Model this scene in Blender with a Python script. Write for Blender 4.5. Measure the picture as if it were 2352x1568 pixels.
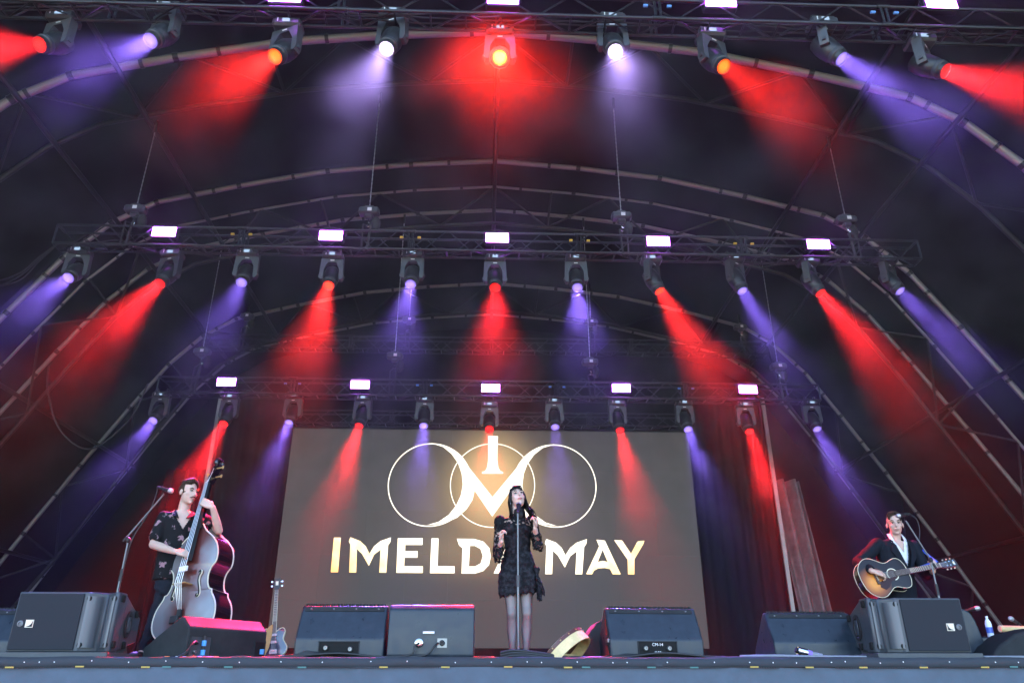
import bpy, bmesh, math, random
from mathutils import Vector, Matrix, noise as mnoise
random.seed(7)
PI = math.pi
S = bpy.context.scene
for o in list(bpy.data.objects): bpy.data.objects.remove(o)
COL = S.collection

# ------------------------------------------------------------------ camera
CAMZ = -0.164                      # lens height; the stage deck is z = 0, the arena ground -1.72
F, PITCH, YAW, CX = 1722.09, math.radians(24.296), math.radians(2.01), -0.106
fwd = Vector((math.sin(YAW)*math.cos(PITCH), math.cos(YAW)*math.cos(PITCH), math.sin(PITCH)))
rgt = Vector((math.cos(YAW), -math.sin(YAW), 0)); upv = rgt.cross(fwd)
cd = bpy.data.cameras.new('camera'); cam = bpy.data.objects.new('camera', cd); COL.objects.link(cam)
cd.sensor_width = 36; cd.lens = 36*F/2352; cd.clip_start = .05; cd.clip_end = 500
cam.matrix_world = Matrix(((rgt.x, upv.x, -fwd.x, CX), (rgt.y, upv.y, -fwd.y, 0), (rgt.z, upv.z, -fwd.z, CAMZ), (0, 0, 0, 1)))
S.camera = cam
def at(x, y, Y):                   # survey sheet: a sighted point of the photograph at depth Y -> metres
    v = fwd + rgt*((x-1176)/F) + upv*((784-y)/F)
    return Vector((CX, 0, CAMZ)) + v*(Y/v.y)

# ------------------------------------------------------------------ sky, sun, exposure
w = bpy.data.worlds.new('World'); S.world = w; w.use_nodes = True
nt = w.node_tree; bg = nt.nodes['Background']; sky = nt.nodes.new('ShaderNodeTexSky')
sky.sky_type = 'NISHITA'; sky.sun_disc = False
SUN_EL, SUN_ROT = math.radians(48), math.radians(25)
sky.sun_elevation = SUN_EL; sky.sun_rotation = SUN_ROT; sky.air_density = 1.0; sky.dust_density = .5; sky.ozone_density = 2.5
nt.links.new(sky.outputs[0], bg.inputs[0]); bg.inputs[1].default_value = 0.15
sd = bpy.data.lights.new('sun', 'SUN'); sd.energy = 2.5; sd.angle = math.radians(.55); sd.color = (1, .95, .88)
sun = bpy.data.objects.new('sun', sd); COL.objects.link(sun)
sdir = Vector((math.sin(SUN_ROT)*math.cos(SUN_EL), math.cos(SUN_ROT)*math.cos(SUN_EL), math.sin(SUN_EL)))
sun.rotation_euler = sdir.to_track_quat('Z', 'Y').to_euler(); sun.location = sdir*60
vs = S.view_settings; vs.view_transform = 'Standard'; vs.look = 'None'; vs.gamma = 1; vs.use_curve_mapping = False
vs.exposure = 2.9
cy = S.cycles; cy.use_denoising = True; cy.max_bounces = 4; cy.diffuse_bounces = 2; cy.glossy_bounces = 2
cy.transparent_max_bounces = 12; cy.volume_bounces = 0; cy.sample_clamp_indirect = 4
cy.caustics_reflective = cy.caustics_refractive = False; cy.volume_max_steps = 64; cy.volume_step_rate = .8; cy.use_adaptive_sampling = False; cy.light_sampling_threshold = .03
try: cy.use_light_tree = True
except Exception: pass

# ------------------------------------------------------------------ helpers
M = {}
def mat(name, col, rough=.6, metal=0., var=None, bump=None, spec=.5, coat=0., emit=None, estr=1.):
    m = bpy.data.materials.new(name); m.use_nodes = True; n = m.node_tree; b = n.nodes['Principled BSDF']; M[name] = m
    b.inputs['Base Color'].default_value = (*col, 1); b.inputs['Roughness'].default_value = rough; b.inputs['Metallic'].default_value = metal
    b.inputs['Specular IOR Level'].default_value = spec; b.inputs['Coat Weight'].default_value = coat
    if emit: b.inputs['Emission Color'].default_value = (*emit, 1); b.inputs['Emission Strength'].default_value = estr
    if var or bump: tc = n.nodes.new('ShaderNodeTexCoord')
    if var:                        # (scale, amount): dirt, fading
        nz = n.nodes.new('ShaderNodeTexNoise'); nz.inputs['Scale'].default_value = var[0]; nz.inputs['Detail'].default_value = 6; nz.inputs['Roughness'].default_value = .65
        n.links.new(tc.outputs['Object'], nz.inputs['Vector'])
        r = n.nodes.new('ShaderNodeMapRange'); r.inputs[1].default_value = .3; r.inputs[2].default_value = .7; r.inputs[3].default_value = 1-var[1]; r.inputs[4].default_value = 1+var[1]
        n.links.new(nz.outputs[0], r.inputs[0])
        mx = n.nodes.new('ShaderNodeVectorMath'); mx.operation = 'SCALE'; mx.inputs[0].default_value = col
        n.links.new(r.outputs[0], mx.inputs['Scale']); n.links.new(mx.outputs[0], b.inputs['Base Color'])
        r2 = n.nodes.new('ShaderNodeMapRange'); r2.inputs[1].default_value = .3; r2.inputs[2].default_value = .7; r2.inputs[3].default_value = max(.05, rough-.12); r2.inputs[4].default_value = min(1, rough+.12)
        n.links.new(nz.outputs[0], r2.inputs[0]); n.links.new(r2.outputs[0], b.inputs['Roughness'])
    if bump:
        bz = n.nodes.new('ShaderNodeTexNoise'); bz.inputs['Scale'].default_value = bump[0]; bz.inputs['Detail'].default_value = 4
        n.links.new(tc.outputs['Object'], bz.inputs['Vector'])
        bp = n.nodes.new('ShaderNodeBump'); bp.inputs['Strength'].default_value = bump[1]; bp.inputs['Distance'].default_value = bump[2] if len(bump) > 2 else .01
        n.links.new(bz.outputs[0], bp.inputs['Height']); n.links.new(bp.outputs[0], b.inputs['Normal'])
    return m
def nodes(m): return m.node_tree.nodes, m.node_tree.links, m.node_tree.nodes['Principled BSDF']

def tag(o, label, cat=None, group=None, kind=None):
    if label: o['label'] = label
    if cat: o['category'] = cat
    if group: o['group'] = group
    if kind: o['kind'] = kind
    return o
def thing(name, label, cat, loc=(0, 0, 0), group=None, rz=0.):
    o = bpy.data.objects.new(name, None); o.empty_display_size = .1; COL.objects.link(o)
    o.matrix_world = Matrix.Translation(Vector(loc)) @ Matrix.Rotation(rz, 4, 'Z')
    return tag(o, label, cat, group)
def mesh_obj(name, me, m=None, parent=None, world=True):
    if m is not None and not me.materials: me.materials.append(m)
    o = bpy.data.objects.new(name, me); COL.objects.link(o)
    if parent is not None:
        o.parent = parent
        if world: o.matrix_parent_inverse = wmat(parent).inverted()
    return o
def wmat(o):
    m = o.matrix_basis.copy()
    return (wmat(o.parent) @ o.matrix_parent_inverse @ m) if o.parent else m

class MB:
    def __init__(s): s.v = []; s.f = []; s.mi = []; s.cur = 0
    def add(s, vs, fs):
        n = len(s.v); s.v += [tuple(x) for x in vs]; s.f += [tuple(i+n for i in f) for f in fs]; s.mi += [s.cur]*len(fs); return s
    def box(s, c, d, T=None, bev=0.):
        x, y, z = d[0]/2, d[1]/2, d[2]/2; c = Vector(c)
        if bev:
            b = min(bev, x*.9, y*.9, z*.9); vs = []
            for sx in (-1, 1):
                for sy in (-1, 1):
                    for sz in (-1, 1): vs += [(sx*x, sy*(y-b), sz*(z-b)), (sx*(x-b), sy*y, sz*(z-b)), (sx*(x-b), sy*(y-b), sz*z)]
            bm = bmesh.new(); [bm.verts.new(p) for p in vs]
            bmesh.ops.convex_hull(bm, input=bm.verts[:]); bm.verts.index_update()
            vv = [v.co.copy() for v in bm.verts]; ff = [[v.index for v in f.verts] for f in bm.faces]; bm.free()
        else:
            vv = [Vector((i*x, j*y, k*z)) for i in (-1, 1) for j in (-1, 1) for k in (-1, 1)]
            ff = [(0, 1, 3, 2), (4, 6, 7, 5), (0, 4, 5, 1), (2, 3, 7, 6), (0, 2, 6, 4), (1, 5, 7, 3)]
        vv = [c+p for p in vv]
        if T: vv = [T @ p for p in vv]
        return s.add(vv, ff)
    def ring(s, c, a, b, r, n, r2=None): 
        return [c + a*(r*math.cos(2*PI*i/n)) + b*((r2 or r)*math.sin(2*PI*i/n)) for i in range(n)]
    def tube(s, pts, r, n=8, caps=True, flat=1.):
        pts = [Vector(p) for p in pts]; rs = r if isinstance(r, (list, tuple)) else [r]*len(pts)
        vs = []; fs = []; a = None
        for i, p in enumerate(pts):
            t = (pts[min(i+1, len(pts)-1)]-pts[max(i-1, 0)])
            if t.length < 1e-9: t = Vector((0, 0, 1))
            t.normalize()
            if a is None:
                a = t.cross(Vector((0, 0, 1)) if abs(t.z) < .9 else Vector((1, 0, 0)))
            a = (a-t*a.dot(t)).normalized(); b = t.cross(a)
            vs += s.ring(p, a, b, rs[i], n, rs[i]*flat)
        for i in range(len(pts)-1):
            for k in range(n): fs.append((i*n+k, i*n+(k+1) % n, (i+1)*n+(k+1) % n, (i+1)*n+k))
        if caps: fs.append(tuple(range(n))[::-1]); fs.append(tuple((len(pts)-1)*n+k for k in range(n)))
        return s.add(vs, fs)
    def lathe(s, prof, n=16, T=None):        # (r, z) profile round local z
        vs = []; fs = []
        for r, z in prof: vs += [Vector((max(r, 1e-4)*math.cos(2*PI*k/n), max(r, 1e-4)*math.sin(2*PI*k/n), z)) for k in range(n)]
        for i in range(len(prof)-1):
            for k in range(n): fs.append((i*n+k, i*n+(k+1) % n, (i+1)*n+(k+1) % n, (i+1)*n+k))
        fs.append(tuple(range(n))[::-1]); fs.append(tuple((len(prof)-1)*n+k for k in range(n)))
        if T: vs = [T @ p for p in vs]
        return s.add(vs, fs)
    def prism(s, poly, d0, d1, T=None):      # polygon in local x,y extruded from z=d0 to z=d1
        n = len(poly); vs = [Vector((x, y, d0)) for x, y in poly]+[Vector((x, y, d1)) for x, y in poly]
        fs = [tuple(range(n))[::-1], tuple(range(n, 2*n))]+[(i, (i+1) % n, n+(i+1) % n, n+i) for i in range(n)]
        if T: vs = [T @ p for p in vs]
        return s.add(vs, fs)
    def ell(s, c, r, nu=12, nv=8, T=None):
        c = Vector(c); vs = []; fs = []
        for j in range(nv+1):
            ph = -PI/2+PI*j/nv
            for i in range(nu):
                th = 2*PI*i/nu; q = Vector((r[0]*math.cos(ph)*math.cos(th), r[1]*math.cos(ph)*math.sin(th), r[2]*math.sin(ph)))
                if T: q = T @ q
                vs.append(c+q)
        for j in range(nv):
            for i in range(nu): fs.append((j*nu+i, j*nu+(i+1) % nu, (j+1)*nu+(i+1) % nu, (j+1)*nu+i))
        return s.add(vs, fs)
    def mesh(s, name, smooth=None):
        me = bpy.data.meshes.new(name); me.from_pydata([tuple(v) for v in s.v], [], s.f); me.update()
        bm = bmesh.new(); bm.from_mesh(me); bmesh.ops.recalc_face_normals(bm, faces=bm.faces[:]); bm.to_mesh(me); bm.free()
        if len(set(s.mi)) > 1: me.polygons.foreach_set('material_index', s.mi)
        if smooth:
            me.polygons.foreach_set('use_smooth', [True]*len(me.polygons)); me.set_sharp_from_angle(angle=math.radians(smooth))
        return me
    def build(s, name, m, parent=None, smooth=40, world=True, mats=None):
        me = s.mesh(name, smooth)
        o = mesh_obj(name, me, m, parent, world)
        if mats:
            for x in mats: me.materials.append(x)
        return o
UNIT = {}
def bar(name, p0, p1, r, m, parent, n=8):     # a straight round bar; alike bars share mesh data
    k = (m.name, n)
    if k not in UNIT:
        b = MB(); b.tube([(0, 0, -.5), (0, 0, .5)], 1, n); me = b.mesh('bar', 50); me.materials.append(m); UNIT[k] = me
    o = bpy.data.objects.new(name, UNIT[k]); COL.objects.link(o); p0 = Vector(p0); p1 = Vector(p1); d = p1-p0
    W = Matrix.Translation((p0+p1)/2) @ d.to_track_quat('Z', 'Y').to_matrix().to_4x4() @ Matrix.Diagonal((r, r, d.length, 1))
    if parent: o.parent = parent; o.matrix_parent_inverse = wmat(parent).inverted()
    o.matrix_basis = W
    return o

# ------------------------------------------------------------------ materials
mat('alu', (.62, .6, .58), .38, .85, var=(6, .25))
mat('rail', (.25, .235, .225), .5, .4, var=(3, .3))
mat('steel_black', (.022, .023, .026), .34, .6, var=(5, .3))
mat('steel_dark', (.014, .0135, .014), .5, .2, spec=.35, var=(4, .3))
mat('tarp', (.0055, .0055, .0065), .75, spec=.15, bump=(.35, .25, .1), var=(.5, .25))
mat('drape', (.0055, .0055, .0065), .9, spec=.15, bump=(3, .1), var=(2, .3))
mat('deck', (.04, .038, .036), .55, var=(4, .4), bump=(60, .2, .002))
mat('ground', (.09, .1, .06), .95, var=(.6, .4), bump=(14, .5, .03))
mat('plastic', (.016, .017, .02), .42, var=(12, .2), bump=(160, .15, .002))
mat('plastic_grey', (.042, .046, .054), .45, var=(10, .2))
mat('rubber', (.018, .018, .02), .6)
mat('white_print', (.75, .75, .75), .5)
mat('chrome', (.7, .7, .72), .2, 1.)
mat('truss_metal', (.045, .047, .053), .3, .7, var=(6, .25))
# ------------------------------------------------------------------ the setting
def quad(name, pts, m, kind='structure'):
    b = MB(); b.add(pts, [tuple(range(len(pts)))]); o = b.build(name, m, smooth=None); tag(o, None, kind=kind); return o
quad('ground', [(-150, -150, -1.72), (150, -150, -1.72), (150, 150, -1.72), (-150, 150, -1.72)], M['ground'])
b = MB(); b.box((0, 15.7, -.06), (26, 17.6, .12)); tag(b.build('stage_floor', M['deck'], smooth=None), None, kind='structure')

# the arch profile that every roof rib follows (half, x >= 0)
PROF = [(0, 11.2), (2.0, 11.04), (3.95, 10.8), (5.95, 10.33), (7.75, 9.83), (8.65, 9.25), (9.5, 8.3), (10.35, 6.95), (11.35, 5.25), (12.4, 3.4), (13.3, 1.7), (15.1, -1.72)]
FULL = [(-x, z) for x, z in PROF[:0:-1]]+PROF
def off(p, d): # offset outward from (0,3)
    v = Vector((p[0], p[1]-2.5)); l = v.length; return (p[0]+v.x/l*d, p[1]+v.y/l*d)

canopy = thing('roof_canopy', 'black tarpaulin arch canopy covering the whole stage', 'canopy', (0, 14, -1.72))
seams = [3.6, 6.2, 8.6, 10.72, 14.67, 16.74, 20.77, 24.4]  # foremost bay is out of view, added to keep daylight off smoke and ribs
for i in range(len(seams)-1):
    b = MB(); y0, y1 = seams[i], seams[i+1]; nY = 6; rows = []
    for k, p in enumerate(FULL):
        for j in range(nY+1):
            t = j/nY; sag = .10*math.sin(PI*t)*(1 if 2 < k < len(FULL)-3 else .3)
            x, z = off(p, .16-sag+.012*(i % 2)); rows.append((x, y0-.06+(y1-y0+.12)*t, z))
    n = nY+1
    b.add(rows, [(k*n+j, k*n+j+1, (k+1)*n+j+1, (k+1)*n+j) for k in range(len(FULL)-1) for j in range(nY)])
    b.build('tarp_panel', M['tarp'], canopy, smooth=35)
b = MB(); b.add([(x, 24.3, z) for x, z in [off(p, .3) for p in FULL]], [tuple(range(len(FULL)))]); b.build('back_wall', M['tarp'], canopy, smooth=None)

ARCH = [('arch_rib', 'thick aluminium arch rib nearest the audience behind the front truss', 10.70, .078, 'rail', 11.93),
        ('arch_rib', 'thick aluminium arch rib above the middle lighting truss', 14.65, .06, 'rail', None),
        ('arch_rib', 'thin aluminium arch rib just behind the middle thick rib', 15.68, .032, 'rail', None),
        ('arch_rib', 'aluminium arch rib third of the close-set group above the middle truss', 16.72, .05, 'rail', None),
        ('arch_rib', 'aluminium arch rib crossing behind the rear lighting truss', 20.75, .055, 'rail', None),
        ('arch_rib', 'thin rearmost aluminium arch rib low above the dark truss', 22.94, .04, 'rail', None)]
def arch_pts(Y): return [Vector((x, Y, z)) for x, z in FULL]
def lerp_profile(n):      # n+1 points along the profile polyline, evenly spaced
    P = [Vector((x, 0, z)) for x, z in FULL]; L = [0]
    for i in range(1, len(P)): L.append(L[-1]+(P[i]-P[i-1]).length)
    out = []
    for k in range(n+1):
        s = L[-1]*k/n; i = max(j for j in range(len(L)) if L[j] <= s+1e-6); i = min(i, len(P)-2)
        t = (s-L[i])/(L[i+1]-L[i]); out.append(P[i].lerp(P[i+1], t))
    return out
rng = random.Random(3)
for nm, lb, Y, r, m, dark in ARCH:
    A = thing(nm, lb, 'arch rib', (-15.1, Y, -1.72), 'roof ribs')
    P = arch_pts(Y)
    for i in range(len(P)-1):
        bar('rail', P[i], P[i+1], r, M[m], A)
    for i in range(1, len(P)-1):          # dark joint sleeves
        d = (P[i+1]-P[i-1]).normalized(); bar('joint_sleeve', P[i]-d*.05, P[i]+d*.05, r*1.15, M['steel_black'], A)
    for i in range(len(P)-1):             # dark bands standing for tarp clamps and brace shadows alike
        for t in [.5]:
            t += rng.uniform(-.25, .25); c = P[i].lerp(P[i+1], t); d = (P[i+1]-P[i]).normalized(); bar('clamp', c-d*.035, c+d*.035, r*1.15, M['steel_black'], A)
# dark inner chords and the lattice that ties them to the ribs
def inner(Y, drop): return [Vector((p.x*(1-drop/14), Y, p.z-drop*(.9 if p.z > 3 else .3))) for p in arch_pts(Y)]
for Y0, Y1, drop, lb in [(10.70, 11.93, .05, 'dark lattice rib under the foremost roof arch'), (15.68, 16.3, .75, 'dark lattice rib under the middle roof arches'), (20.75, 21.6, .6, 'dark lattice rib under the rear roof arch')]:
    A = thing('lattice_rib', lb, 'arch rib', (-14.8, Y1, -1.72), 'dark inner ribs')
    P = inner(Y1, drop)
    for i in range(len(P)-1): bar('chord', P[i], P[i+1], .05, M['steel_dark'], A)
    prof = lerp_profile(30); q = [Vector((p.x*(1-drop/14), Y1, p.z-drop*(.9 if p.z > 3 else .3))) for p in prof]
    for k in range(30):
        a = Vector((prof[k].x, Y0, prof[k].z)); c = Vector((prof[k+1].x, Y0, prof[k+1].z))
        if k % 2: bar('brace', a, q[k+1], .028, M['steel_dark'], A)
        else: bar('brace', q[k], c, .028, M['steel_dark'], A)
        if k % 4 == 0 and k: bar('strut', a, q[k], .03, M['steel_dark'], A)
# purlins: long tubes between the ribs
for (x, z), lb in [((-8.5, 9.25), 'dark roof tube sloping in from the upper left corner'), ((-6.9, 9.95), 'dark roof tube running back above the left end of the middle truss'),
                   ((6.9, 9.95), 'dark roof tube running back above the right end of the middle truss'), ((8.5, 9.25), 'dark roof tube sloping in from the upper right corner'),
                   ((-10.9, 5.8), 'dark side tube running back along the left tarpaulin'), ((10.9, 5.8), 'dark side tube running back along the right tarpaulin'),
                   ((-12.6, 2.9), 'dark low side tube along the left tarpaulin'), ((12.6, 2.9), 'dark low side tube along the right tarpaulin'), ((0, 11.06), 'dark ridge tube along the top of the roof')]:
    tag(bar('roof_tube', (x, 7.0, z), (x, 22.9, z), .05, M['steel_dark'], None), lb, 'roof tube', 'tubes between the roof ribs')

# ------------------------------------------------------------------ lighting trusses
def lighting_truss(lb, xc, half, Y, zt, zb, depth, m, m2, joints, nb, r=.024, dress=None):
    T = thing('lighting_truss', lb, 'truss', (xc, Y, zb), 'lighting trusses')
    x0, x1 = xc-half, xc+half
    for (yy, zz) in [(Y, zt), (Y, zb), (Y+depth, zt), (Y+depth, zb)]: bar('chord', (x0, yy, zz), (x1, yy, zz), r, m, T)
    st = 2*half/nb
    for k in range(nb):
        a, c = x0+k*st, x0+(k+1)*st; lo, hi = (zb, zt) if k % 2 else (zt, zb)
        bar('brace', (a+.03, Y, lo), (c-.03, Y, hi), r*.5, m2, T, 6)
        bar('brace', (a+.03, Y+depth, hi), (c-.03, Y+depth, lo), r*.5, m2, T, 6)
        if k % 2: bar('brace', (a+.03, Y+.02, zb), (c-.03, Y+depth-.02, zb), r*.5, m2, T, 6)
        else: bar('brace', (a+.03, Y+depth-.02, zb), (c-.03, Y+.02, zb), r*.5, m2, T, 6)
        bar('rung', (a, Y, zb), (a, Y+depth, zb), r*.6, m2, T, 6)
    for x in joints:
        for dx in (-.035, .035):
            bar('end_frame', (x+dx, Y, zb), (x+dx, Y, zt), r*.8, m, T, 6); bar('end_frame', (x+dx, Y+depth, zb), (x+dx, Y+depth, zt), r*.8, m, T, 6)
        for zz in (zt, zb): bar('coupler', (x-.09, Y, zz), (x+.09, Y, zz), r*1.5, M['steel_black'], T)
    for x in (x0, x1):
        bar('end_frame', (x, Y, zb), (x, Y, zt), r*.8, m, T, 6); bar('end_frame', (x, Y, zb), (x, Y+depth, zb), r*.8, m, T, 6); bar('end_frame', (x, Y, zt), (x, Y+depth, zt), r*.8, m, T, 6)
    rt = random.Random(int(Y*10))
    if dress:
        for k in range(3):
            pts = []; x = x0+.1
            while x < x1-.1: pts.append((x, Y+depth*(.25+.22*k)+rt.uniform(-.03, .03), zb+.035+rt.uniform(0, .03)+(.06 if rt.random() < .15 else 0))); x += rt.uniform(.35, .7)
            cc_ = []
            for a_, c_ in zip(pts, pts[1:]): cc_ += [a_, tuple((u_+v_)/2-(.012 if i_ == 2 else 0) for i_, (u_, v_) in enumerate(zip(a_, c_)))]
            b = MB(); b.tube(cc_, .011, 6); b.build('cable_run', M['rubber'], T, smooth=60)
        for x in joints:
            for dx in (-.16, .16):
                b = MB(); b.tube([(x+dx-.03, Y, (zt+zb)/2+.06), (x+dx+.03, Y, (zt+zb)/2+.06)], .022, 6); b.build('marker_tape', M[dress], T)
        for k in range(5):
            x = rt.uniform(x0+.3, x1-.3); b = MB(); h_ = rt.uniform(.05, .14); b.tube([(x-.08, Y+.05, zt), (x-.04, Y+.05, zt+h_), (x+.05, Y+.06, zt+h_*.8), (x+.1, Y+.05, zt)], .007, 6); b.build('cable_loop', M['rubber'], T, smooth=60)
    return T
mat('tag_yellow', (.75, .5, .05), .6); mat('tag_blue', (.1, .3, .7), .6)
Y1, Y2, Y3 = 7.25, 11.757, 16.153
lighting_truss('front black lighting truss along the top edge of the picture', 0, 8.4, Y1, 8.18, 7.85, .29, M['truss_metal'], M['truss_metal'], [-5.2, -2.1, 2.1, 5.2], 36, dress='tag_blue')
lighting_truss('middle black lighting truss with eleven lamps hanging over the stage', 0, 7.9, Y2, 7.33, 6.95, .27, M['truss_metal'], M['truss_metal'], [-4.6, -1.55, 1.55, 4.6], 36, dress='tag_yellow')
lighting_truss('rear black lighting truss with lamps just above the video screen', .03, 7.6, Y3, 6.13, 5.75, .3, M['truss_metal'], M['truss_metal'], [-4.55, -1.55, 1.5, 4.5], 34, dress='tag_blue')
lighting_truss('bare dark truss hanging high between the rear arches', -.1, 8.0, 19.5, 8.74, 8.36, .3, M['truss_metal'], M['truss_metal'], [-4, 0, 4], 36)
lighting_truss('dark truss carrying the top edge of the video screen', .05, 4.95, 18.0, 6.0, 5.68, .3, M['truss_metal'], M['truss_metal'], [-2.5, 0, 2.5], 22, .02)

# ------------------------------------------------------------------ moving heads
def lens_mat(name, col, s, edge=.35):
    m = mat(name, (.02, .02, .02), .15, emit=col, estr=s, coat=.5); nn, ll, bs = nodes(m)      # hot centre, darker rim
    tc = nn.new('ShaderNodeTexCoord'); ml = nn.new('ShaderNodeVectorMath'); ml.operation = 'MULTIPLY'; ml.inputs[1].default_value = (10.2, 10.2, 0); ll.new(tc.outputs['Object'], ml.inputs[0])
    ln = nn.new('ShaderNodeVectorMath'); ln.operation = 'LENGTH'; ll.new(ml.outputs[0], ln.inputs[0])
    mr = nn.new('ShaderNodeMapRange'); mr.interpolation_type = 'SMOOTHSTEP'; ll.new(ln.outputs['Value'], mr.inputs[0]); mr.inputs[1].default_value = .35; mr.inputs[2].default_value = 1.; mr.inputs[3].default_value = s; mr.inputs[4].default_value = s*edge
    ll.new(mr.outputs[0], bs.inputs['Emission Strength']); return m
LM = {'r': lens_mat('lens_red', (1, .01, .008), .8), 'o': lens_mat('lens_orange', (1, .07, .005), 1.2), 'y': lens_mat('lens_blaze', (1, .2, .012), 7, .06),
      'q': lens_mat('lens_red_orange', (1, .025, .007), 1.),
      'p': lens_mat('lens_violet', (.35, .24, 1), .32), 'w': lens_mat('lens_white_violet', (.75, .6, 1), 1.4)}
SPOTC = {'r': (1, .015, .02), 'o': (1, .02, .015), 'q': (1, .018, .015), 'y': (1, .02, .01), 'p': (.27, .15, 1), 'w': (.5, .34, 1)}
b = MB(); b.box((0, 0, -.085), (.38, .26, .13), bev=.03); b.box((0, 0, -.012), (.30, .2, .03)); BASE = b.mesh('base', 30)
b = MB(); b.box((0, -.135, -.08), (.1, .006, .055)); DISP = b.mesh('display')
b = MB(); b.box((-.11, -.135, -.075), (.012, .006, .06)); LOGO = b.mesh('mark')
b = MB(); b.tube([(0, 0, 0), (0, 0, .05)], .022, 8); b.box((0, 0, .065), (.05, .06, .06), bev=.012); CLAMP = b.mesh('clamp', 40)
b = MB()   # yoke: cross piece and two tapering arms with chamfered inner corners
b.prism([(-.2, 0), (.2, 0), (.215, -.36), (.19, -.42), (.14, -.42), (.135, -.2), (.07, -.07), (-.07, -.07), (-.135, -.2), (-.14, -.42), (-.19, -.42), (-.215, -.36)], -.06, .06, Matrix.Rotation(PI/2, 4, 'X'))
b.box((-.215, 0, -.35), (.03, .05, .05)); b.box((.215, 0, -.35), (.03, .05, .05)); YOKE = b.mesh('yoke', 30)
b = MB(); b.box((0, -.064, -.035), (.07, .006, .014)); YMARK = b.mesh('yoke_mark')
b = MB(); b.lathe([(.07, .21), (.125, .19), (.145, .1), (.15, 0), (.14, -.12), (.118, -.19), (.112, -.2), (.112, -.27), (.106, -.3), (.1, -.3), (.098, -.285)], 12); HEAD = b.mesh('head', 32)
b = MB(); b.lathe([(.125, -.17), (.131, -.2), (.127, -.23), (.114, -.24)], 12); COLLAR = b.mesh('collar', 30)
b = MB(); b.lathe([(.001, -.262), (.05, -.268), (.098, -.285)], 20); LENS = b.mesh('lens', 60)
for me, mm in ((BASE, 'plastic_grey'), (DISP, 'white_print'), (LOGO, 'white_print'), (CLAMP, 'steel_black'), (YOKE, 'plastic_grey'), (YMARK, 'white_print'), (HEAD, 'plastic'), (COLLAR, 'plastic_grey')): me.materials.append(M[mm])
mat('display', (.03, .035, .045), .25, emit=(.35, .5, .7), estr=.18); DISP.materials[0] = M['display']
LENSES = {}
for k, m in LM.items(): me = LENS.copy(); me.materials.append(m); LENSES[k] = me
def moving_head(lb, lens, aim, c, watts, Y, dY, grp, ang=17., hang=.0):
    Lp = at(*lens, Y); d = (at(*aim, Y+dY)-Lp).normalized()
    pivot = Lp-d*.285; top = pivot+Vector((0, 0, .15+.35))
    R = thing('moving_head_light', lb, 'stage light', top, grp)
    for nm, me in (('base', BASE), ('display', DISP), ('mark', LOGO)): mesh_obj(nm, me, None, R, False)
    for s in (-1, 1): mesh_obj('clamp', CLAMP, None, R, False).location = (s*.11, 0, 0)
    h = Vector((d.x, d.y, 0)); pan = math.atan2(h.x, -h.y) if h.length > .02 else 0
    if pan > PI/2: pan -= PI
    if pan < -PI/2: pan += PI
    y = mesh_obj('yoke', YOKE, None, R, False); y.matrix_basis = Matrix.Translation((0, 0, -.15)) @ Matrix.Rotation(pan, 4, 'Z')
    mesh_obj('yoke_mark', YMARK, None, y, False)
    q = d.to_track_quat('-Z', 'Y').to_matrix().to_4x4()
    hd = mesh_obj('head', HEAD, None, R, False); hd.matrix_basis = Matrix.Translation((0, 0, -.5)) @ q
    mesh_obj('collar', COLLAR, None, hd, False); mesh_obj('lens', LENSES[c], None, hd, False)
    ld = bpy.data.lights.new('beam', 'AREA'); ld.shape = 'DISK'; ld.size = .19; ld.energy = watts*(1. if c == 'w' else 1. if c == 'p' else 1.9); ld.color = SPOTC[c]; ld.spread = math.radians(ang*1.7)
    lo = bpy.data.objects.new('beam', ld); COL.objects.link(lo); lo.parent = hd; lo.location = (0, 0, -.302)
    return R
G1, G2, G3 = 'lamps on the front truss', 'lamps on the middle truss', 'lamps on the rear truss'
E0 = 30.
SMOKE = .022
pos = ['first', 'second', 'third', 'fourth', 'fifth', 'sixth', 'seventh', 'eighth', 'ninth', 'tenth', 'eleventh']
H1 = [((92, 103), (-120, 118), 'r', 1., -.9), ((347, 93), (150, 180), 'p', .75, -.8), ((632, 130), (470, 220), 'o', 1.3, -.9), ((888, 112), (800, 250), 'w', 1.1, -.7), ((1148, 133), (1149, 170), 'y', 5., -5.),
      ((1413, 118), (1460, 240), 'w', .9, -1.), ((1662, 153), (1840, 260), 'o', 1.2, -.9), ((1932, 135), (2120, 260), 'p', 1., -.4), ((2170, 163), (2380, 220), 'r', 1.1, -.6)]
for i, (l, a, c, k, dy) in enumerate(H1):
    moving_head('moving head lamp on the front truss, %s from the left, throwing a %s beam' % (pos[i], {'r': 'red', 'o': 'red', 'y': 'blazing red', 'p': 'violet', 'w': 'pale violet'}[c]), l, a, c, E0*k, Y1+.15, dy, G1, 47 if c == 'y' else 21)
H2 = [((157, 638), (60, 712), 'p', .55), ((368, 650), (220, 790), 'r', 1.), ((555, 648), (490, 780), 'p', .6), ((755, 655), (694, 850), 'q', 1.3, -1.25), ((943, 652), (915, 800), 'p', .7), ((1137, 660), (1139, 800), 'r', .8),
      ((1326, 660), (1345, 800), 'p', .7), ((1515, 668), (1605, 810), 'q', 1.2, -.4), ((1705, 667), (1780, 800), 'p', .7, -.4), ((1884, 672), (1990, 800), 'r', 1., -.4), ((2067, 668), (2160, 760), 'p', .55, -.4)]
for i, (l, a, c, k, *dy) in enumerate(H2):
    moving_head('moving head lamp on the middle truss, %s from the left, with a %s beam' % (pos[i], 'violet' if c == 'p' else 'red'), l, a, c, E0*k, Y2+.13, dy[0] if dy else -1.0, G2, 16 if dy and dy[0] < -1.1 else 19)
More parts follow.
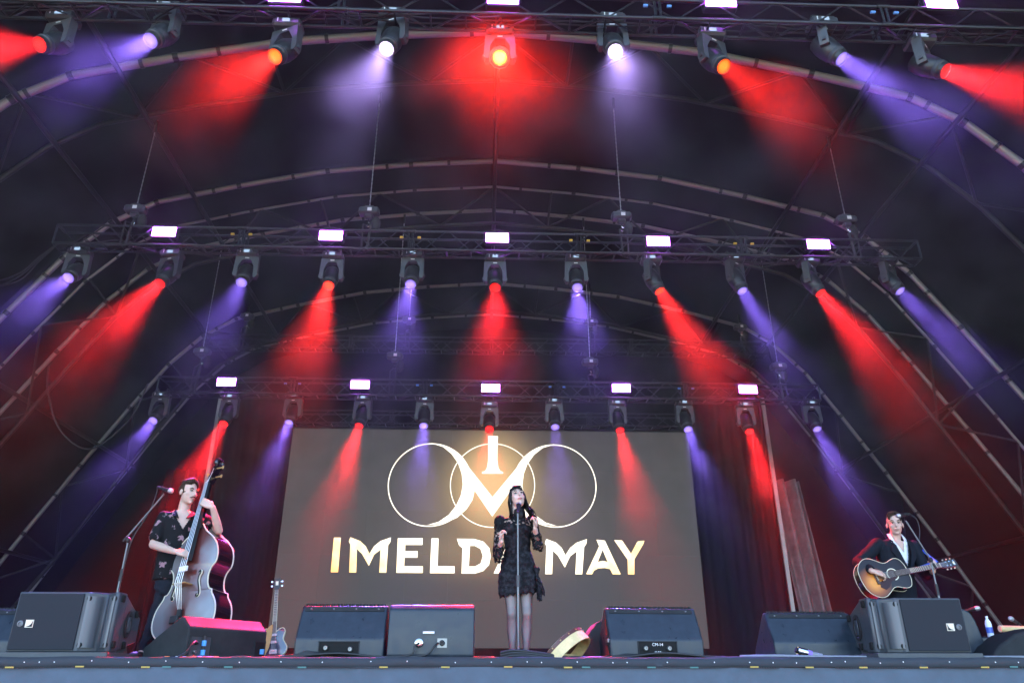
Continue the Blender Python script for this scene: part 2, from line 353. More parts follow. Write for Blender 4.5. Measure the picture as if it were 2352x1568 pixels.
H3 = [((352, 965), (290, 1045), 'p', .5), ((514, 972), (450, 1090), 'r', .8), ((664, 970), (615, 1090), 'p', .5), ((825, 977), (775, 1130), 'r', .9), ((973, 977), (966, 1080), 'p', .45), ((1124, 985), (1124, 1050), 'r', .6),
      ((1275, 980), (1284, 1080), 'p', .45), ((1424, 987), (1460, 1130), 'r', .9), ((1580, 985), (1620, 1100), 'p', .5), ((1721, 990), (1765, 1110), 'r', .8), ((1877, 985), (1935, 1095), 'p', .6)]
for i, (l, a, c, k) in enumerate(H3):
    moving_head('moving head lamp on the rear truss, %s from the left, with a %s beam' % (pos[i], 'violet' if c == 'p' else 'red'), l, a, c, E0*k, Y3+.13, -.8, G3, 17)

# ------------------------------------------------------------------ strobes
mat('strobe_glow', (.8, .8, .8), .3, emit=(.52, .09, 1), estr=14)
b = MB(); b.box((0, .07, 0), (.46, .12, .22), bev=.02); SBOX = b.mesh('housing', 30); SBOX.materials.append(M['plastic'])
b = MB(); b.box((0, 0, 0), (.41, .02, .078)); STRIP = b.mesh('light_strip'); STRIP.materials.append(M['strobe_glow'])
b = MB(); b.tube([(-.245, .06, 0), (-.245, .06, .17), (0, .06, .2), (.245, .06, .17), (.245, .06, 0)], .012, 6); SYOKE = b.mesh('bracket', 40); SYOKE.materials.append(M['steel_black'])
def strobe(lb, x, y, Y, grp):
    R = thing('strobe_light', lb, 'strobe', at(x, y, Y), grp)
    mesh_obj('housing', SBOX, None, R, False); mesh_obj('bracket', SYOKE, None, R, False)
    for z in (-.05, .05): o = mesh_obj('light_strip', STRIP, None, R, False); o.location = (0, -.002, z)
for i, (x, y) in enumerate([(1155, -3), (1655, 3), (2162, 8)]): strobe('glowing lilac strobe panel %s' % ['at the top centre edge of the picture', 'right of centre on the front truss at the top edge', 'on the front truss near the top right corner'][i], x, y, Y1-.02, 'lilac strobes')
strobe('glowing lilac strobe panel above the top edge left of centre', 655, -8, Y1-.02, 'lilac strobes')
for i, (x, y) in enumerate([(377, 532), (760, 541), (1142, 546), (1512, 554), (1880, 561)]): strobe('glowing lilac strobe panel on the middle truss, %s from the left' % pos[i], x, y, Y2-.02, 'lilac strobes')
for i, (x, y) in enumerate([(520, 877), (827, 883), (1127, 891), (1427, 891), (1718, 894)]): strobe('glowing lilac strobe panel on the rear truss, %s from the left' % pos[i], x, y, Y3-.02, 'lilac strobes')

# ------------------------------------------------------------------ smoke
# stage smoke fills the canopy: a bank that hangs at lamp height and thins out downwards
b = MB(); poly = [off(p, -.35) for p in FULL if p[1] > 0]; poly = [(-13.6, .03)]+poly+[(13.6, .03)]
b.add([(x, y, z) for y in (6.45, 18.2) for x, z in poly], [tuple(range(len(poly))), tuple(range(len(poly), 2*len(poly)))]+[(k, (k+1) % len(poly), len(poly)+(k+1) % len(poly), len(poly)+k) for k in range(len(poly))])
sm = b.build('stage_smoke', None, smooth=None); tag(sm, 'drifting bank of stage smoke around the lamps', kind='stuff')
m = bpy.data.materials.new('stage_smoke'); m.use_nodes = True; n = m.node_tree; n.nodes.remove(n.nodes['Principled BSDF'])
N = n.nodes.new; L = n.links.new
tc = N('ShaderNodeTexCoord'); sx = N('ShaderNodeSeparateXYZ'); L(tc.outputs['Object'], sx.inputs[0])
def math_(op, a, bb=None):
    q = N('ShaderNodeMath'); q.operation = op
    for i, v in enumerate((a, bb)):
        if v is None: continue
        if isinstance(v, (int, float)): q.inputs[i].default_value = v
        else: L(v, q.inputs[i])
    return q.outputs[0]
t = math_('ADD', sx.outputs[2], math_('SUBTRACT', math_('MULTIPLY', sx.outputs[1], .25), 7.25+.25*7.4))
mr = N('ShaderNodeMapRange'); mr.interpolation_type = 'SMOOTHSTEP'; L(t, mr.inputs[0]); mr.inputs[1].default_value = -4.2; mr.inputs[2].default_value = .2
mt = N('ShaderNodeMapRange'); mt.interpolation_type = 'SMOOTHSTEP'; L(t, mt.inputs[0]); mt.inputs[1].default_value = 1.6; mt.inputs[2].default_value = .6
nz = N('ShaderNodeTexNoise'); nz.inputs['Scale'].default_value = 1.2; nz.inputs['Detail'].default_value = 4; L(tc.outputs['Object'], nz.inputs['Vector'])
mn = N('ShaderNodeMapRange'); L(nz.outputs[0], mn.inputs[0]); mn.inputs[1].default_value = .43; mn.inputs[2].default_value = .6; mn.inputs[3].default_value = .15; mn.inputs[4].default_value = 1.3
v3 = math_('MULTIPLY', math_('MULTIPLY', math_('POWER', mr.outputs[0], 2.), mt.outputs[0]), math_('MULTIPLY', mn.outputs[0], SMOKE))
mb_ = N('ShaderNodeMapRange'); L(sx.outputs[1], mb_.inputs[0]); mb_.inputs[1].default_value = 8.4; mb_.inputs[2].default_value = 11.5; mb_.inputs[3].default_value = 0; mb_.inputs[4].default_value = .0018
v3 = math_('ADD', v3, mb_.outputs[0])
pv = N('ShaderNodeVolumePrincipled'); pv.inputs['Color'].default_value = (.9, .9, .92, 1); L(v3, pv.inputs['Density'])
L(pv.outputs[0], n.nodes['Material Output'].inputs['Volume']); sm.data.materials.append(m)
# ------------------------------------------------------------------ video screen
from mathutils.geometry import tessellate_polygon
YS = 18.34; XL, XR, ZB, ZT = -4.99, 5.06, .5, 5.63
def sp(zx, zy): p = at(624.75+zx*.42969, 973.9+zy*.42969, YS-.03); return (p.x, p.z)
LC = sp(1178, 321)
m = mat('led_face', (.035, .035, .037), .8, spec=.2); nn, ll, bs = nodes(m)
geo = nn.new('ShaderNodeNewGeometry'); sx = nn.new('ShaderNodeSeparateXYZ'); ll.new(geo.outputs['Position'], sx.inputs[0])
def blob(cx, cz, rx, rz, pw):
    a = nn.new('ShaderNodeVectorMath'); a.operation = 'SUBTRACT'; ll.new(geo.outputs['Position'], a.inputs[0]); a.inputs[1].default_value = (cx, YS, cz)
    c = nn.new('ShaderNodeVectorMath'); c.operation = 'MULTIPLY'; ll.new(a.outputs[0], c.inputs[0]); c.inputs[1].default_value = (1/rx, 0, 1/rz)
    d = nn.new('ShaderNodeVectorMath'); d.operation = 'LENGTH'; ll.new(c.outputs[0], d.inputs[0])
    e = nn.new('ShaderNodeMapRange'); e.interpolation_type = 'SMOOTHERSTEP'; ll.new(d.outputs['Value'], e.inputs[0]); e.inputs[1].default_value = 1; e.inputs[2].default_value = 0; e.inputs[4].default_value = pw
    return e.outputs[0]
def add(a, c):
    q = nn.new('ShaderNodeMath'); q.operation = 'ADD'; ll.new(a, q.inputs[0]); ll.new(c, q.inputs[1]); return q.outputs[0]
lm = sp(1150, 700)
g = add(add(blob(LC[0], LC[1]+.1, 1.5, 1.9, .55), blob(LC[0], LC[1]-.3, 2.9, 2.6, .17)), add(blob(lm[0], lm[1], 3.9, .8, .09), blob(lm[0], lm[1]+.6, 4.6, 2.4, .04)))
gc = nn.new('ShaderNodeVectorMath'); gc.operation = 'SCALE'; gc.inputs[0].default_value = (1, .66, .26); ll.new(g, gc.inputs['Scale'])
ga = nn.new('ShaderNodeVectorMath'); ga.operation = 'ADD'; ll.new(gc.outputs[0], ga.inputs[0]); ga.inputs[1].default_value = (.058, .056, .055)
ll.new(ga.outputs[0], bs.inputs['Emission Color']); bs.inputs['Emission Strength'].default_value = .15
SCR = thing('video_screen', 'wide grey video wall showing a golden logo and name behind the singer', 'video screen', (0, YS, ZB))
b = MB(); pw, ph = (XR-XL)/10, (ZT-ZB)/5; b.box((0, .04, 0), (pw-.0015, .08, ph-.0015)); TILE = b.mesh('led_panel'); TILE.materials.append(M['led_face'])
for i in range(10):
    for j in range(5):
        o = mesh_obj('led_panel', TILE, None, SCR); o.location = (XL+(i+.5)*pw, YS, ZB+(j+.5)*ph)
b = MB(); b.box(((XL+XR)/2, YS+.16, (ZB+ZT)/2), (XR-XL-.2, .1, ZT-ZB-.2)); b.build('rear_frame', M['steel_black'], SCR)
b = MB(); b.box(((XL+XR)/2, YS+.02, ZB-.25), (XR-XL+.1, .6, .46)); tag(b.build('screen_plinth', M['drape']), 'low black plinth under the video screen', 'plinth')
m = mat('led_gold', (.05, .05, .05), .7, emit=(1, .9, .7), estr=1.); nn, ll, bs = nodes(m)
geo = nn.new('ShaderNodeNewGeometry'); nz = nn.new('ShaderNodeTexNoise'); nz.inputs['Scale'].default_value = 3; nz.inputs['Detail'].default_value = 5; ll.new(geo.outputs['Position'], nz.inputs['Vector'])
a = nn.new('ShaderNodeVectorMath'); a.operation = 'SUBTRACT'; ll.new(geo.outputs['Position'], a.inputs[0]); a.inputs[1].default_value = (LC[0]+.1, YS, LC[1]-.2)
c = nn.new('ShaderNodeVectorMath'); c.operation = 'MULTIPLY'; ll.new(a.outputs[0], c.inputs[0]); c.inputs[1].default_value = (.26, 0, .42)
d = nn.new('ShaderNodeVectorMath'); d.operation = 'LENGTH'; ll.new(c.outputs[0], d.inputs[0])
e = nn.new('ShaderNodeMath'); e.operation = 'MULTIPLY_ADD'; ll.new(nz.outputs[0], e.inputs[0]); e.inputs[1].default_value = .9; ll.new(d.outputs['Value'], e.inputs[2])
e2 = nn.new('ShaderNodeMath'); e2.operation = 'MULTIPLY'; ll.new(e.outputs[0], e2.inputs[0]); e2.inputs[1].default_value = .49
cr = nn.new('ShaderNodeValToRGB'); ll.new(e2.outputs[0], cr.inputs[0]); cr.color_ramp.elements[0].position = .58; cr.color_ramp.elements[0].color = (1, .93, .74, 1)
cr.color_ramp.elements[1].position = .92; cr.color_ramp.elements[1].color = (1, .38, .07, 1)
el = cr.color_ramp.elements.new(.76); el.color = (1, .68, .28, 1)
ll.new(cr.outputs[0], bs.inputs['Emission Color']); bs.inputs['Emission Strength'].default_value = .32
try: m.cycles.emission_sampling = 'NONE'
except Exception: pass
def flat(name, loops, conv=sp, dx=0, dy=0):
    pts = [[Vector((*conv(x+dx, y+dy), 0)) for x, y in lp] for lp in loops]
    tris = tessellate_polygon(pts); fl = [p for lp in pts for p in lp]
    b = MB(); b.add([(p.x, YS-.006, p.y) for p in fl], tris); o = b.build(name, M['led_gold'], SCR, smooth=None); return o
def arc_ring(name, c, r, t):
    b = MB(); n = 96; vs = []
    for k in range(n):
        th = 2*PI*k/n; vs += [(c[0]+(r-t)*math.cos(th), YS-.005, c[1]+(r-t)*math.sin(th)), (c[0]+(r+t)*math.cos(th), YS-.005, c[1]+(r+t)*math.sin(th))]
    b.add(vs, [(2*k, 2*k+1, (2*k+3) % (2*n), (2*k+2) % (2*n)) for k in range(n)]); return b.build(name, M['led_gold'], SCR, smooth=None)
R0 = (sp(1403, 321)[0]-sp(952, 321)[0])/2
cl, cr_ = sp(845, 316), sp(1512, 325)
zc = (cl[1]+cr_[1])/2; xm = (cl[0]+cr_[0])/2; hx = (cr_[0]-cl[0])/2
arc_ring('logo_ring', (xm-hx, zc), R0*.985, .011); arc_ring('logo_ring', (xm+hx, zc), R0*.985, .011); arc_ring('logo_ring', (xm, zc), R0, .009)
half = [(850, 97), (905, 104), (955, 125), (1000, 163), (1035, 205), (1178, 385), (1178, 490), (1083, 350), (1072, 400), (1040, 450), (990, 495), (920, 525), (830, 535), (890, 518), (945, 480), (985, 430), (1010, 375), (1020, 320), (1014, 260), (995, 205), (960, 155), (915, 118)]
hp = [sp(*p) for p in half]; dzc = zc-cl[1]
hp = [(x, z+dzc) for x, z in hp]
for sgn in (1, -1):
    b = MB(); pts = [[Vector(((xm+sgn*(x-xm)), z, 0)) for x, z in hp]]; b.add([(p.x, YS-.0065, p.y) for p in pts[0]], tessellate_polygon(pts)); b.build('logo_crescent', M['led_gold'], SCR, smooth=None)
flat('logo_initial', [[(1155, 62), (1208, 62), (1206, 80), (1204, 190), (1210, 230), (1220, 248), (1235, 254), (1235, 262), (1123, 262), (1123, 254), (1140, 248), (1150, 230), (1156, 190), (1157, 80)]])
MM = [(412, 790), (418, 640), (410, 625), (418, 602), (470, 622), (500, 650), (520, 690), (545, 650), (580, 622), (635, 603), (632, 628), (620, 645), (610, 791), (573, 791), (580, 668), (545, 695), (517, 755), (480, 690), (453, 665), (449, 790)]
AA = [[(1735, 615), (1780, 620), (1865, 800), (1822, 800), (1808, 772), (1780, 766), (1745, 768), (1722, 780), (1712, 800), (1680, 799), (1750, 650)], [(1768, 668), (1742, 734), (1770, 728), (1795, 734)]]
flat('letter', [[(330, 604), (367, 604), (352, 789), (313, 789)]]); flat('letter', [MM])
flat('letter', [[(672, 607), (805, 607), (804, 643), (712, 643), (711, 676), (778, 676), (777, 711), (708, 711), (706, 756), (806, 757), (806, 793), (664, 792)]])
flat('letter', [[(852, 608), (890, 608), (885, 756), (976, 757), (976, 794), (844, 794)]])
flat('letter', [[(988, 610), (1080, 611), (1130, 625), (1162, 660), (1170, 705), (1160, 750), (1130, 782), (1085, 796), (1013, 796), (1018, 660), (1000, 645)], [(1058, 648), (1052, 758), (1085, 758), (1115, 742), (1127, 703), (1115, 665), (1085, 648)]])
flat('letter', AA, dx=-495, dy=-4); flat('letter', [MM], dx=1049, dy=9); flat('letter', AA)
flat('letter', [[(1830, 617), (1872, 619), (1920, 690), (1955, 625), (1992, 620), (1985, 640), (1938, 720), (1938, 801), (1904, 800), (1902, 722)]])

# ------------------------------------------------------------------ drapes, poles, side cloth
def drape(name, lb, x0, x1, Y, zt, zb, m, folds, amp, cat='drape', seed=1, skew=0.):
    b = MB(); nx = 60; nz = 10; r = random.Random(seed); ph = r.random()*6
    for j in range(nz+1):
        for i in range(nx+1):
            t = i/nx; s = j/nz
            y = Y+amp*math.sin(t*folds*2*PI+ph+.6*math.sin(s*3+t*5))+amp*.5*math.sin(t*folds*4.7+s*2)
            b.v.append((x0+(x1-x0)*t+skew*s, y, zt+(zb-zt)*s))
    n = nx+1; b.f = [(j*n+i, j*n+i+1, (j+1)*n+i+1, (j+1)*n+i) for j in range(nz) for i in range(nx)]; b.mi = [0]*len(b.f)
    o = b.build(name, M[m], smooth=80); md = o.modifiers.new('thick', 'SOLIDIFY'); md.thickness = .008
    return tag(o, lb, cat)
drape('stage_drape', 'black drape hanging right of the video screen', 5.15, 7.15, 18.75, 6.6, .02, 'drape', 7, .025, seed=2)
drape('stage_drape', 'black drape hanging left of the video screen behind the bass player', -6.95, -5.1, 18.75, 6.6, .02, 'drape', 6, .025, seed=3)
mat('grey_cloth', (.13, .13, .14), .8, bump=(2.5, .8, .06), var=(3, .4))
drape('loose_tarpaulin', 'crumpled grey tarpaulin hanging beside the pole right of the screen', 7.3, 8.1, 19.1, 4.6, .02, 'grey_cloth', 3, .12, 'tarpaulin', 5, .35)
drape('loose_tarpaulin', 'crumpled dark tarpaulin hanging beside the left pole behind the bass player', -8.3, -7.2, 19.3, 4.8, .02, 'drape', 4, .12, 'tarpaulin', 6, -.2)
mat('pole', (.34, .33, .33), .45, .5, var=(4, .2))
for x, lb in ((7.22, 'pale vertical pole at the edge of the right drape'), (-7.02, 'pale vertical pole at the edge of the left drape')):
    b = MB(); b.box((x, 18.6, 3.35), (.09, .06, 6.68)); tag(b.build('drape_pole', M['pole'], smooth=None), lb, 'pole', 'poles of the side drapes')
# slack cables looping at the left wall
mat('cable', (.02, .02, .022), .5); mat('cable_grey', (.2, .21, .24), .5)
def curve(pts, n=8):
    P = [Vector(p) for p in pts]; P = [P[0]*2-P[1]]+P+[P[-1]*2-P[-2]]; out = []
    for i in range(1, len(P)-2):
        for k in range(n):
            t = k/n; a, b_, c, d = P[i-1:i+3]
            out.append(.5*((2*b_)+(c-a)*t+(2*a-5*b_+4*c-d)*t*t+(3*b_-a-3*c+d)*t**3))
    return out+[P[-2]]
def cable(lb, pts, r, m='cable', name='cable', cat='cable', grp=None):
    b = MB(); b.tube(curve(pts), r, 8); return tag(b.build(name, M[m], smooth=60), lb, cat, grp)
cable('slack cable loop hanging from the left end of the rear truss', [at(340, 880, 16), at(300, 960, 16), at(210, 1030, 15.6), at(140, 990, 15.2), at(110, 900, 15), at(112, 840, 15)], .018)
for k, (a, c) in enumerate([(645, 660), (655, 672), (640, 650)]):
    cable(['upper','lower','middle'][k]+' of the three cables sagging from the left end of the middle truss', [at(140, 555, 11.9), at(90, 590+k*5, 11.6), at(40, 630+k*8, 11.2), at(-60, c+k*8, 10.6)], .012)

# ------------------------------------------------------------------ chain hoists
b = MB(); b.box((0, 0, 0), (.38, .2, .15), bev=.035); b.box((0, 0, .06), (.2, .14, .12), bev=.03); b.box((0, 0, -.1), (.16, .12, .1), bev=.03); HB = b.mesh('motor_body', 30); HB.materials.append(M['plastic_grey'])
b = MB(); b.box((.02, -.102, .0), (.08, .006, .07)); HP = b.mesh('rating_plate'); HP.materials.append(M['white_print'])
b = MB(); b.tube(curve([(0, 0, -.14), (0, 0, -.22), (.03, 0, -.25), (.03, 0, -.3), (0, 0, -.32), (-.03, 0, -.3)], 5), .012, 6); HK = b.mesh('hook', 50); HK.materials.append(M['chrome'])
mat('strap', (.02, .02, .022), .8); mat('chain', (.5, .5, .48), .35, .9)
def hoist(lb, x, y, Y, ztop, zstrap, grp='chain hoists'):
    c = at(x, y, Y); R = thing('chain_hoist', lb, 'chain hoist', c, grp)
    for nm, me in (('motor_body', HB), ('rating_plate', HP), ('hook', HK)): mesh_obj(nm, me, None, R, False)
    n = int((ztop-c.z)/.05); b = MB(); b.tube([(0, 0, .1+k*.05) for k in range(n)], [.013 if k % 2 else .007 for k in range(n)], 5); b.build('chain', M['chain'], R, world=False)
    b = MB(); b.tube([(0, 0, ztop-c.z-.25), (0, 0, ztop-c.z+.02)], .03, 6); b.build('top_hook', M['steel_dark'], R, world=False)
    b = MB(); zz = zstrap-c.z
    for s in (-1, 1): b.tube([(0, 0, -.3), (s*.07, -.12, zz*.5-.1), (s*.05, -.16, zz-.42), (0, -.1, zz-.45)], .022, 6, flat=.5)
    s_ = b.build('sling', M['strap'], R, world=False)
    b = MB(); b.ell((.13, .06, -.22), (.09, .08, .16)); b.build('chain_bag', M['strap'], R, world=False)
def zprof(x, d=.3):
    x = abs(x)
    for (a, z0), (c, z1) in zip(PROF, PROF[1:]):
        if a <= x <= c: return z0+(z1-z0)*(x-a)/(c-a)-d
side = ['far left', 'left', 'right', 'far right']
for i, (x, y) in enumerate([(312, 482), (848, 487), (1427, 498), (1943, 506)]):
    hoist('grey chain hoist over the middle truss, %s of the four' % side[i], x, y, Y2+.15, zprof(at(x, y, Y2+.15).x), 7.33)
for i, (x, y) in enumerate([(465, 808), (907, 818), (1355, 832), (1787, 842)]):
    hoist('grey chain hoist over the rear truss, %s of the four' % side[i], x, y, Y3+.15, zprof(at(x, y, Y3+.15).x), 6.13)
for i, (x, y) in enumerate([(568, 727), (940, 735), (1357, 740), (1700, 752)]):
    hoist('dark chain hoist over the bare high truss, %s of the four' % side[i], x, y, 19.65, zprof(at(x, y, 19.65).x), 8.74)

# ------------------------------------------------------------------ stage skirt
m = mat('skirt_cloth', (.075, .105, .138), .85, var=(5, .18), bump=(220, .35, .002))
mat('hem_cloth', (.028, .035, .045), .8, var=(7, .25), bump=(40, .3, .006))
SK = thing('stage_skirt', 'blue-grey cloth skirt with a stapled hem along the stage front', 'stage skirt', (0, 6.84, -1.72))
b = MB(); nx, nz = 420, 26; X0, X1 = -8.5, 9.0
for j in range(nz+1):
    for i in range(nx+1):
        x = X0+(X1-X0)*i/nx; s = j/nz; z = -.062-1.66*s
        y = 6.815-.02*s+.022*mnoise.noise(Vector((x*1.3, 0, z*2)))+.012*mnoise.noise(Vector((x*4+z*6, 3, z*3)))+.007*mnoise.noise(Vector((x*11-z*14, 7, z*9)))
        for cxx in (-1.13, 1.98): y -= .02*math.exp(-((x-cxx-.1*s)/.05)**2)*(1-s*.4)
        b.v.append((x, y, z))
n = nx+1; b.f = [(j*n+i, j*n+i+1, (j+1)*n+i+1, (j+1)*n+i) for j in range(nz) for i in range(nx)]; b.mi = [0]*len(b.f)
b.build('cloth', M['skirt_cloth'], SK, smooth=80)
b = MB(); 
for j, (z, dy) in enumerate([(.012, .05), (.014, .0), (-.02, -.012), (-.058, -.016), (-.066, .0)]):
    for i in range(nx+1):
        x = X0+(X1-X0)*i/nx; b.v.append((x, 6.82+dy-.006*mnoise.noise(Vector((x*4, j, 1))), z+.008*mnoise.noise(Vector((x*2.2, 5, 0)))))
b.f = [(j*n+i, j*n+i+1, (j+1)*n+i+1, (j+1)*n+i) for j in range(4) for i in range(nx)]; b.mi = [0]*len(b.f)
b.build('hem', M['hem_cloth'], SK, smooth=80)
def hemz(x): return .008*mnoise.noise(Vector((x*2.2, 5, 0)))
b = MB(); x = X0; k = 0
while x < X1:                                # teeth of the hook strip, too small to pick apart
    if int(x*2.1) % 5: b.box((x, 6.797, -.066+hemz(x)), (.007, .01, .011))
    x += .014
tag(b.build('hook_strip', M['rubber'], SK, smooth=None), None, kind='stuff')
mat('tape_yellow', (.4, .29, .06), .6); mat('tape_teal', (.05, .16, .15), .6)
b = MB(); b.box((0, 0, 0), (.07, .004, .012)); TP = {k: b.mesh('tape') for k in ('tape_yellow', 'tape_teal')}
for k in TP: TP[k].materials.append(M[k])
r = random.Random(4)
for x in [-3.96, -3.4, -2.87, -.93+.0, -.42, .1, .6, 2.17, 2.64, 3.1, 3.62, 4.15]:
    o = mesh_obj('tape', TP['tape_yellow'], None, SK); o.location = (x, 6.79, -.064+hemz(x))
for x in [-2.7, -2.2, -1.6, .75, 1.3, 1.66, 4.4, 5.0, 5.4]:
    o = mesh_obj('tape', TP['tape_teal'], None, SK); o.location = (x, 6.79, -.064+hemz(x))
b = MB(); b.box((0, 0, 0), (.009, .005, .007)); ST = b.mesh('staple'); ST.materials.append(M['white_print'])
x = -4.2
while x < 6:
    o = mesh_obj('staple', ST, None, SK); o.location = (x, 6.806, -.022+r.uniform(-.008, .006)+hemz(x)); o.rotation_euler[1] = r.uniform(0, 2); x += r.choice([.12, .2, .3, .34, .4])
# ------------------------------------------------------------------ wedge monitors
def bevel(o, wdt=.012, seg=2):
    md = o.modifiers.new('bevel', 'BEVEL'); md.width = wdt; md.segments = seg; md.limit_method = 'ANGLE'; md.angle_limit = math.radians(30); return o
mat('wedge_paint', (.02, .028, .04), .36, var=(9, .3), bump=(240, .25, .0015), spec=.4)
mat('wedge_side', (.028, .03, .033), .8, spec=.15, var=(8, .25), bump=(200, .3, .0015))
mat('grille', (.03, .03, .032), .55, .3, bump=(400, .5, .002))
mat('panel_metal', (.2, .21, .22), .35, .8)
mat('tape_blue', (.08, .35, .75), .5)
mat('hole', (.004, .004, .004), .9)
RX90 = Matrix(((0, 0, 1, 0), (1, 0, 0, 0), (0, 1, 0, 0), (0, 0, 0, 1)))     # prism axes: (y, z) polygon extruded along x
def wedge(lb, xl, xr, ytop, Y, rz=0., prof='fold', m='wedge_paint', grp='floor monitors'):
    a, c = at(xl, 1505, Y), at(xr, 1505, Y); wd = c.x-a.x; xm_ = (a.x+c.x)/2
    if prof == 'low': wd = .88; xm_ = a.x+wd/2*math.cos(rz); Y0_ = Y; Y = Y+wd/2*math.sin(rz)
    H = at((xl+xr)/2, ytop, Y+.17).z if prof != 'low' else at(xl, ytop, Y0_).z
    R = thing('floor_monitor', lb, 'monitor speaker', (xm_, Y, 0), grp, rz)
    P = {'fold': [(0, 0), (0, H*.37), (.17, H), (.22, H), (.56, .1), (.56, 0)],
         'flat': [(.02, 0), (0, .03), (.03, H*.9), (.075, H), (.14, H), (.55, .12), (.55, 0)],
         'low': [(0, 0), (0, H-.01), (.012, H), (.11, H+.085), (.135, H+.08), (.58, .1), (.58, 0)]}[prof]
    b = MB(); b.prism(P, -wd/2, wd/2, RX90); o = b.build('cabinet', M[m], R, world=False); bevel(o, .016, 3)
    return R, wd, H
def local(nm, b, m, R, smooth=40): return b.build(nm, M[m], R, smooth=smooth, world=False)
def wedge_common(R, wd, H, screws=True):
    # steel mesh lip along the top, with its row of screws
    T = lambda t, dz=0: (.17*t-.004, H*.37+(H-H*.37)*t+dz)
    (y0, z0), (y1, z1) = T(.82), T(.97)
    b = MB(); b.add([(-wd*.46, y0-.004, z0), (wd*.46, y0-.004, z0), (wd*.455, y1-.004, z1), (-wd*.455, y1-.004, z1), (-wd*.46, y0+.004, z0), (wd*.46, y0+.004, z0), (wd*.455, y1+.004, z1), (-wd*.455, y1+.004, z1)], [(0, 1, 2, 3), (4, 7, 6, 5), (0, 4, 5, 1), (1, 5, 6, 2), (2, 6, 7, 3), (3, 7, 4, 0)])
    bevel(local('top_plate', b, 'wedge_side', R, None), .003, 1)
    for k in range(4):
        x = wd*(-.39+.26*k); b = MB(); b.ell((x, (y0+y1)/2-.006, (z0+z1)/2), (.009, .004, .007), 8, 5); local('screw', b, 'panel_metal', R)
    b = MB()
    for k in range(44):
        x = -wd*.455+wd*.91*k/43; b.box((x, .195, H+.006), (wd*.008, .03, .02), Matrix.Translation((x, .195, H)) @ Matrix.Rotation(.7 if k % 2 else -.7, 4, 'Z') @ Matrix.Translation((-x, -.195, -H)))
    tag(local('grille_edge', b, 'grille', R, None), None, kind='stuff')
def conn_panel(R, x, z, w_, h_, y=-.003, dark=True):
    b = MB(); b.box((x, y, z), (w_, .01, h_)); o = local('connector_panel', b, 'hole' if dark else 'plastic_grey', R, None)
    b = MB(); 
    for s in (-1, 1): b.box((x, y-.004, z+s*h_/2), (w_+.012, .014, .008)); b.box((x+s*w_/2, y-.004, z), (.008, .014, h_))
    local('panel_rim', b, 'wedge_side', R, None)
    return o
def socket(R, x, z, r=.022, y=-.012, m='panel_metal'):
    b = MB(); b.lathe([(r, 0), (r, .012), (r*.7, .02), (r*.35, .02), (r*.35, .008)], 14, Matrix.Translation((x, y, z)) @ Matrix.Rotation(PI/2, 4, 'X')); return local('socket', b, m, R)

R, wd, H = wedge('black floor monitor left of two side by side, back panel low down', 673, 880, 1390, 7.02); wedge_common(R, wd, H)
conn_panel(R, 0, .09, .34, .1); socket(R, -.11, .09); socket(R, .1, .08)
R, wd, H = wedge('worn black floor monitor with two plugged cables, right of the pair', 887, 1088, 1390, 7.0, 0, 'flat')
b = MB(); b.box((-.02, .0, .215), (.1, .006, .018)); local('maker_strip', b, 'white_print', R, None)
socket(R, -.1, .13, .036, .0, 'chrome'); b = MB(); b.box((.1, .006, .13), (.085, .02, .075)); local('socket_plate', b, 'panel_metal', R, None); socket(R, .1, .13, .024, -.004, 'rubber')
R, wd, H = wedge('black floor monitor right of the singer with cut-out handle side', 1402, 1621, 1396, 7.02, .06); wedge_common(R, wd, H)
conn_panel(R, 0, .09, .34, .11); socket(R, -.11, .09); socket(R, .1, .09); 
def text_on(R, s, size, loc, m='white_print', name='lettering'):
    cu = bpy.data.curves.new(name, 'FONT'); cu.body = s; cu.size = size; cu.align_x = 'CENTER'; cu.align_y = 'CENTER'
    tmp = bpy.data.objects.new(name, cu); COL.objects.link(tmp); me = tmp.to_mesh().copy(); bpy.data.objects.remove(tmp)
    me.materials.clear(); o = mesh_obj(name, me, M[m], R, False); o.matrix_basis = Matrix.Translation(loc) @ Matrix.Rotation(PI/2, 4, 'X'); return o
text_on(R, 'CM-14', .035, (0, -.0095, .12)); text_on(R, 'CLAIR', .022, (0, -.0095, .06))
for z0, z1, w0 in ((.02, .12, .03), (.2, .34, .035)):
    b = MB(); b.prism([(.06, z0), (.13, z0), (.16, z1), (.12, z1)] if z0 > .1 else [(.04, z0+.02), (.16, z0+.02), (.15, z1), (.05, z1)], -wd/2-.006, -wd/2+.002, RX90); local('side_cutout', b, 'hole', R, None)
b = MB(); b.box((-wd/2-.008, .09, .155), (.01, .11, .03)); local('handle_bar', b, 'panel_metal', R, None)
R, wd, H = wedge('black floor monitor with red-lit mesh edge beside the right front speaker', 1782, 1985, 1407, 7.35, .0); wedge_common(R, wd, H)
R, wd, H = wedge('sliver of a grey floor monitor at the left picture edge', -150, 38, 1398, 7.55); wedge_common(R, wd, H)
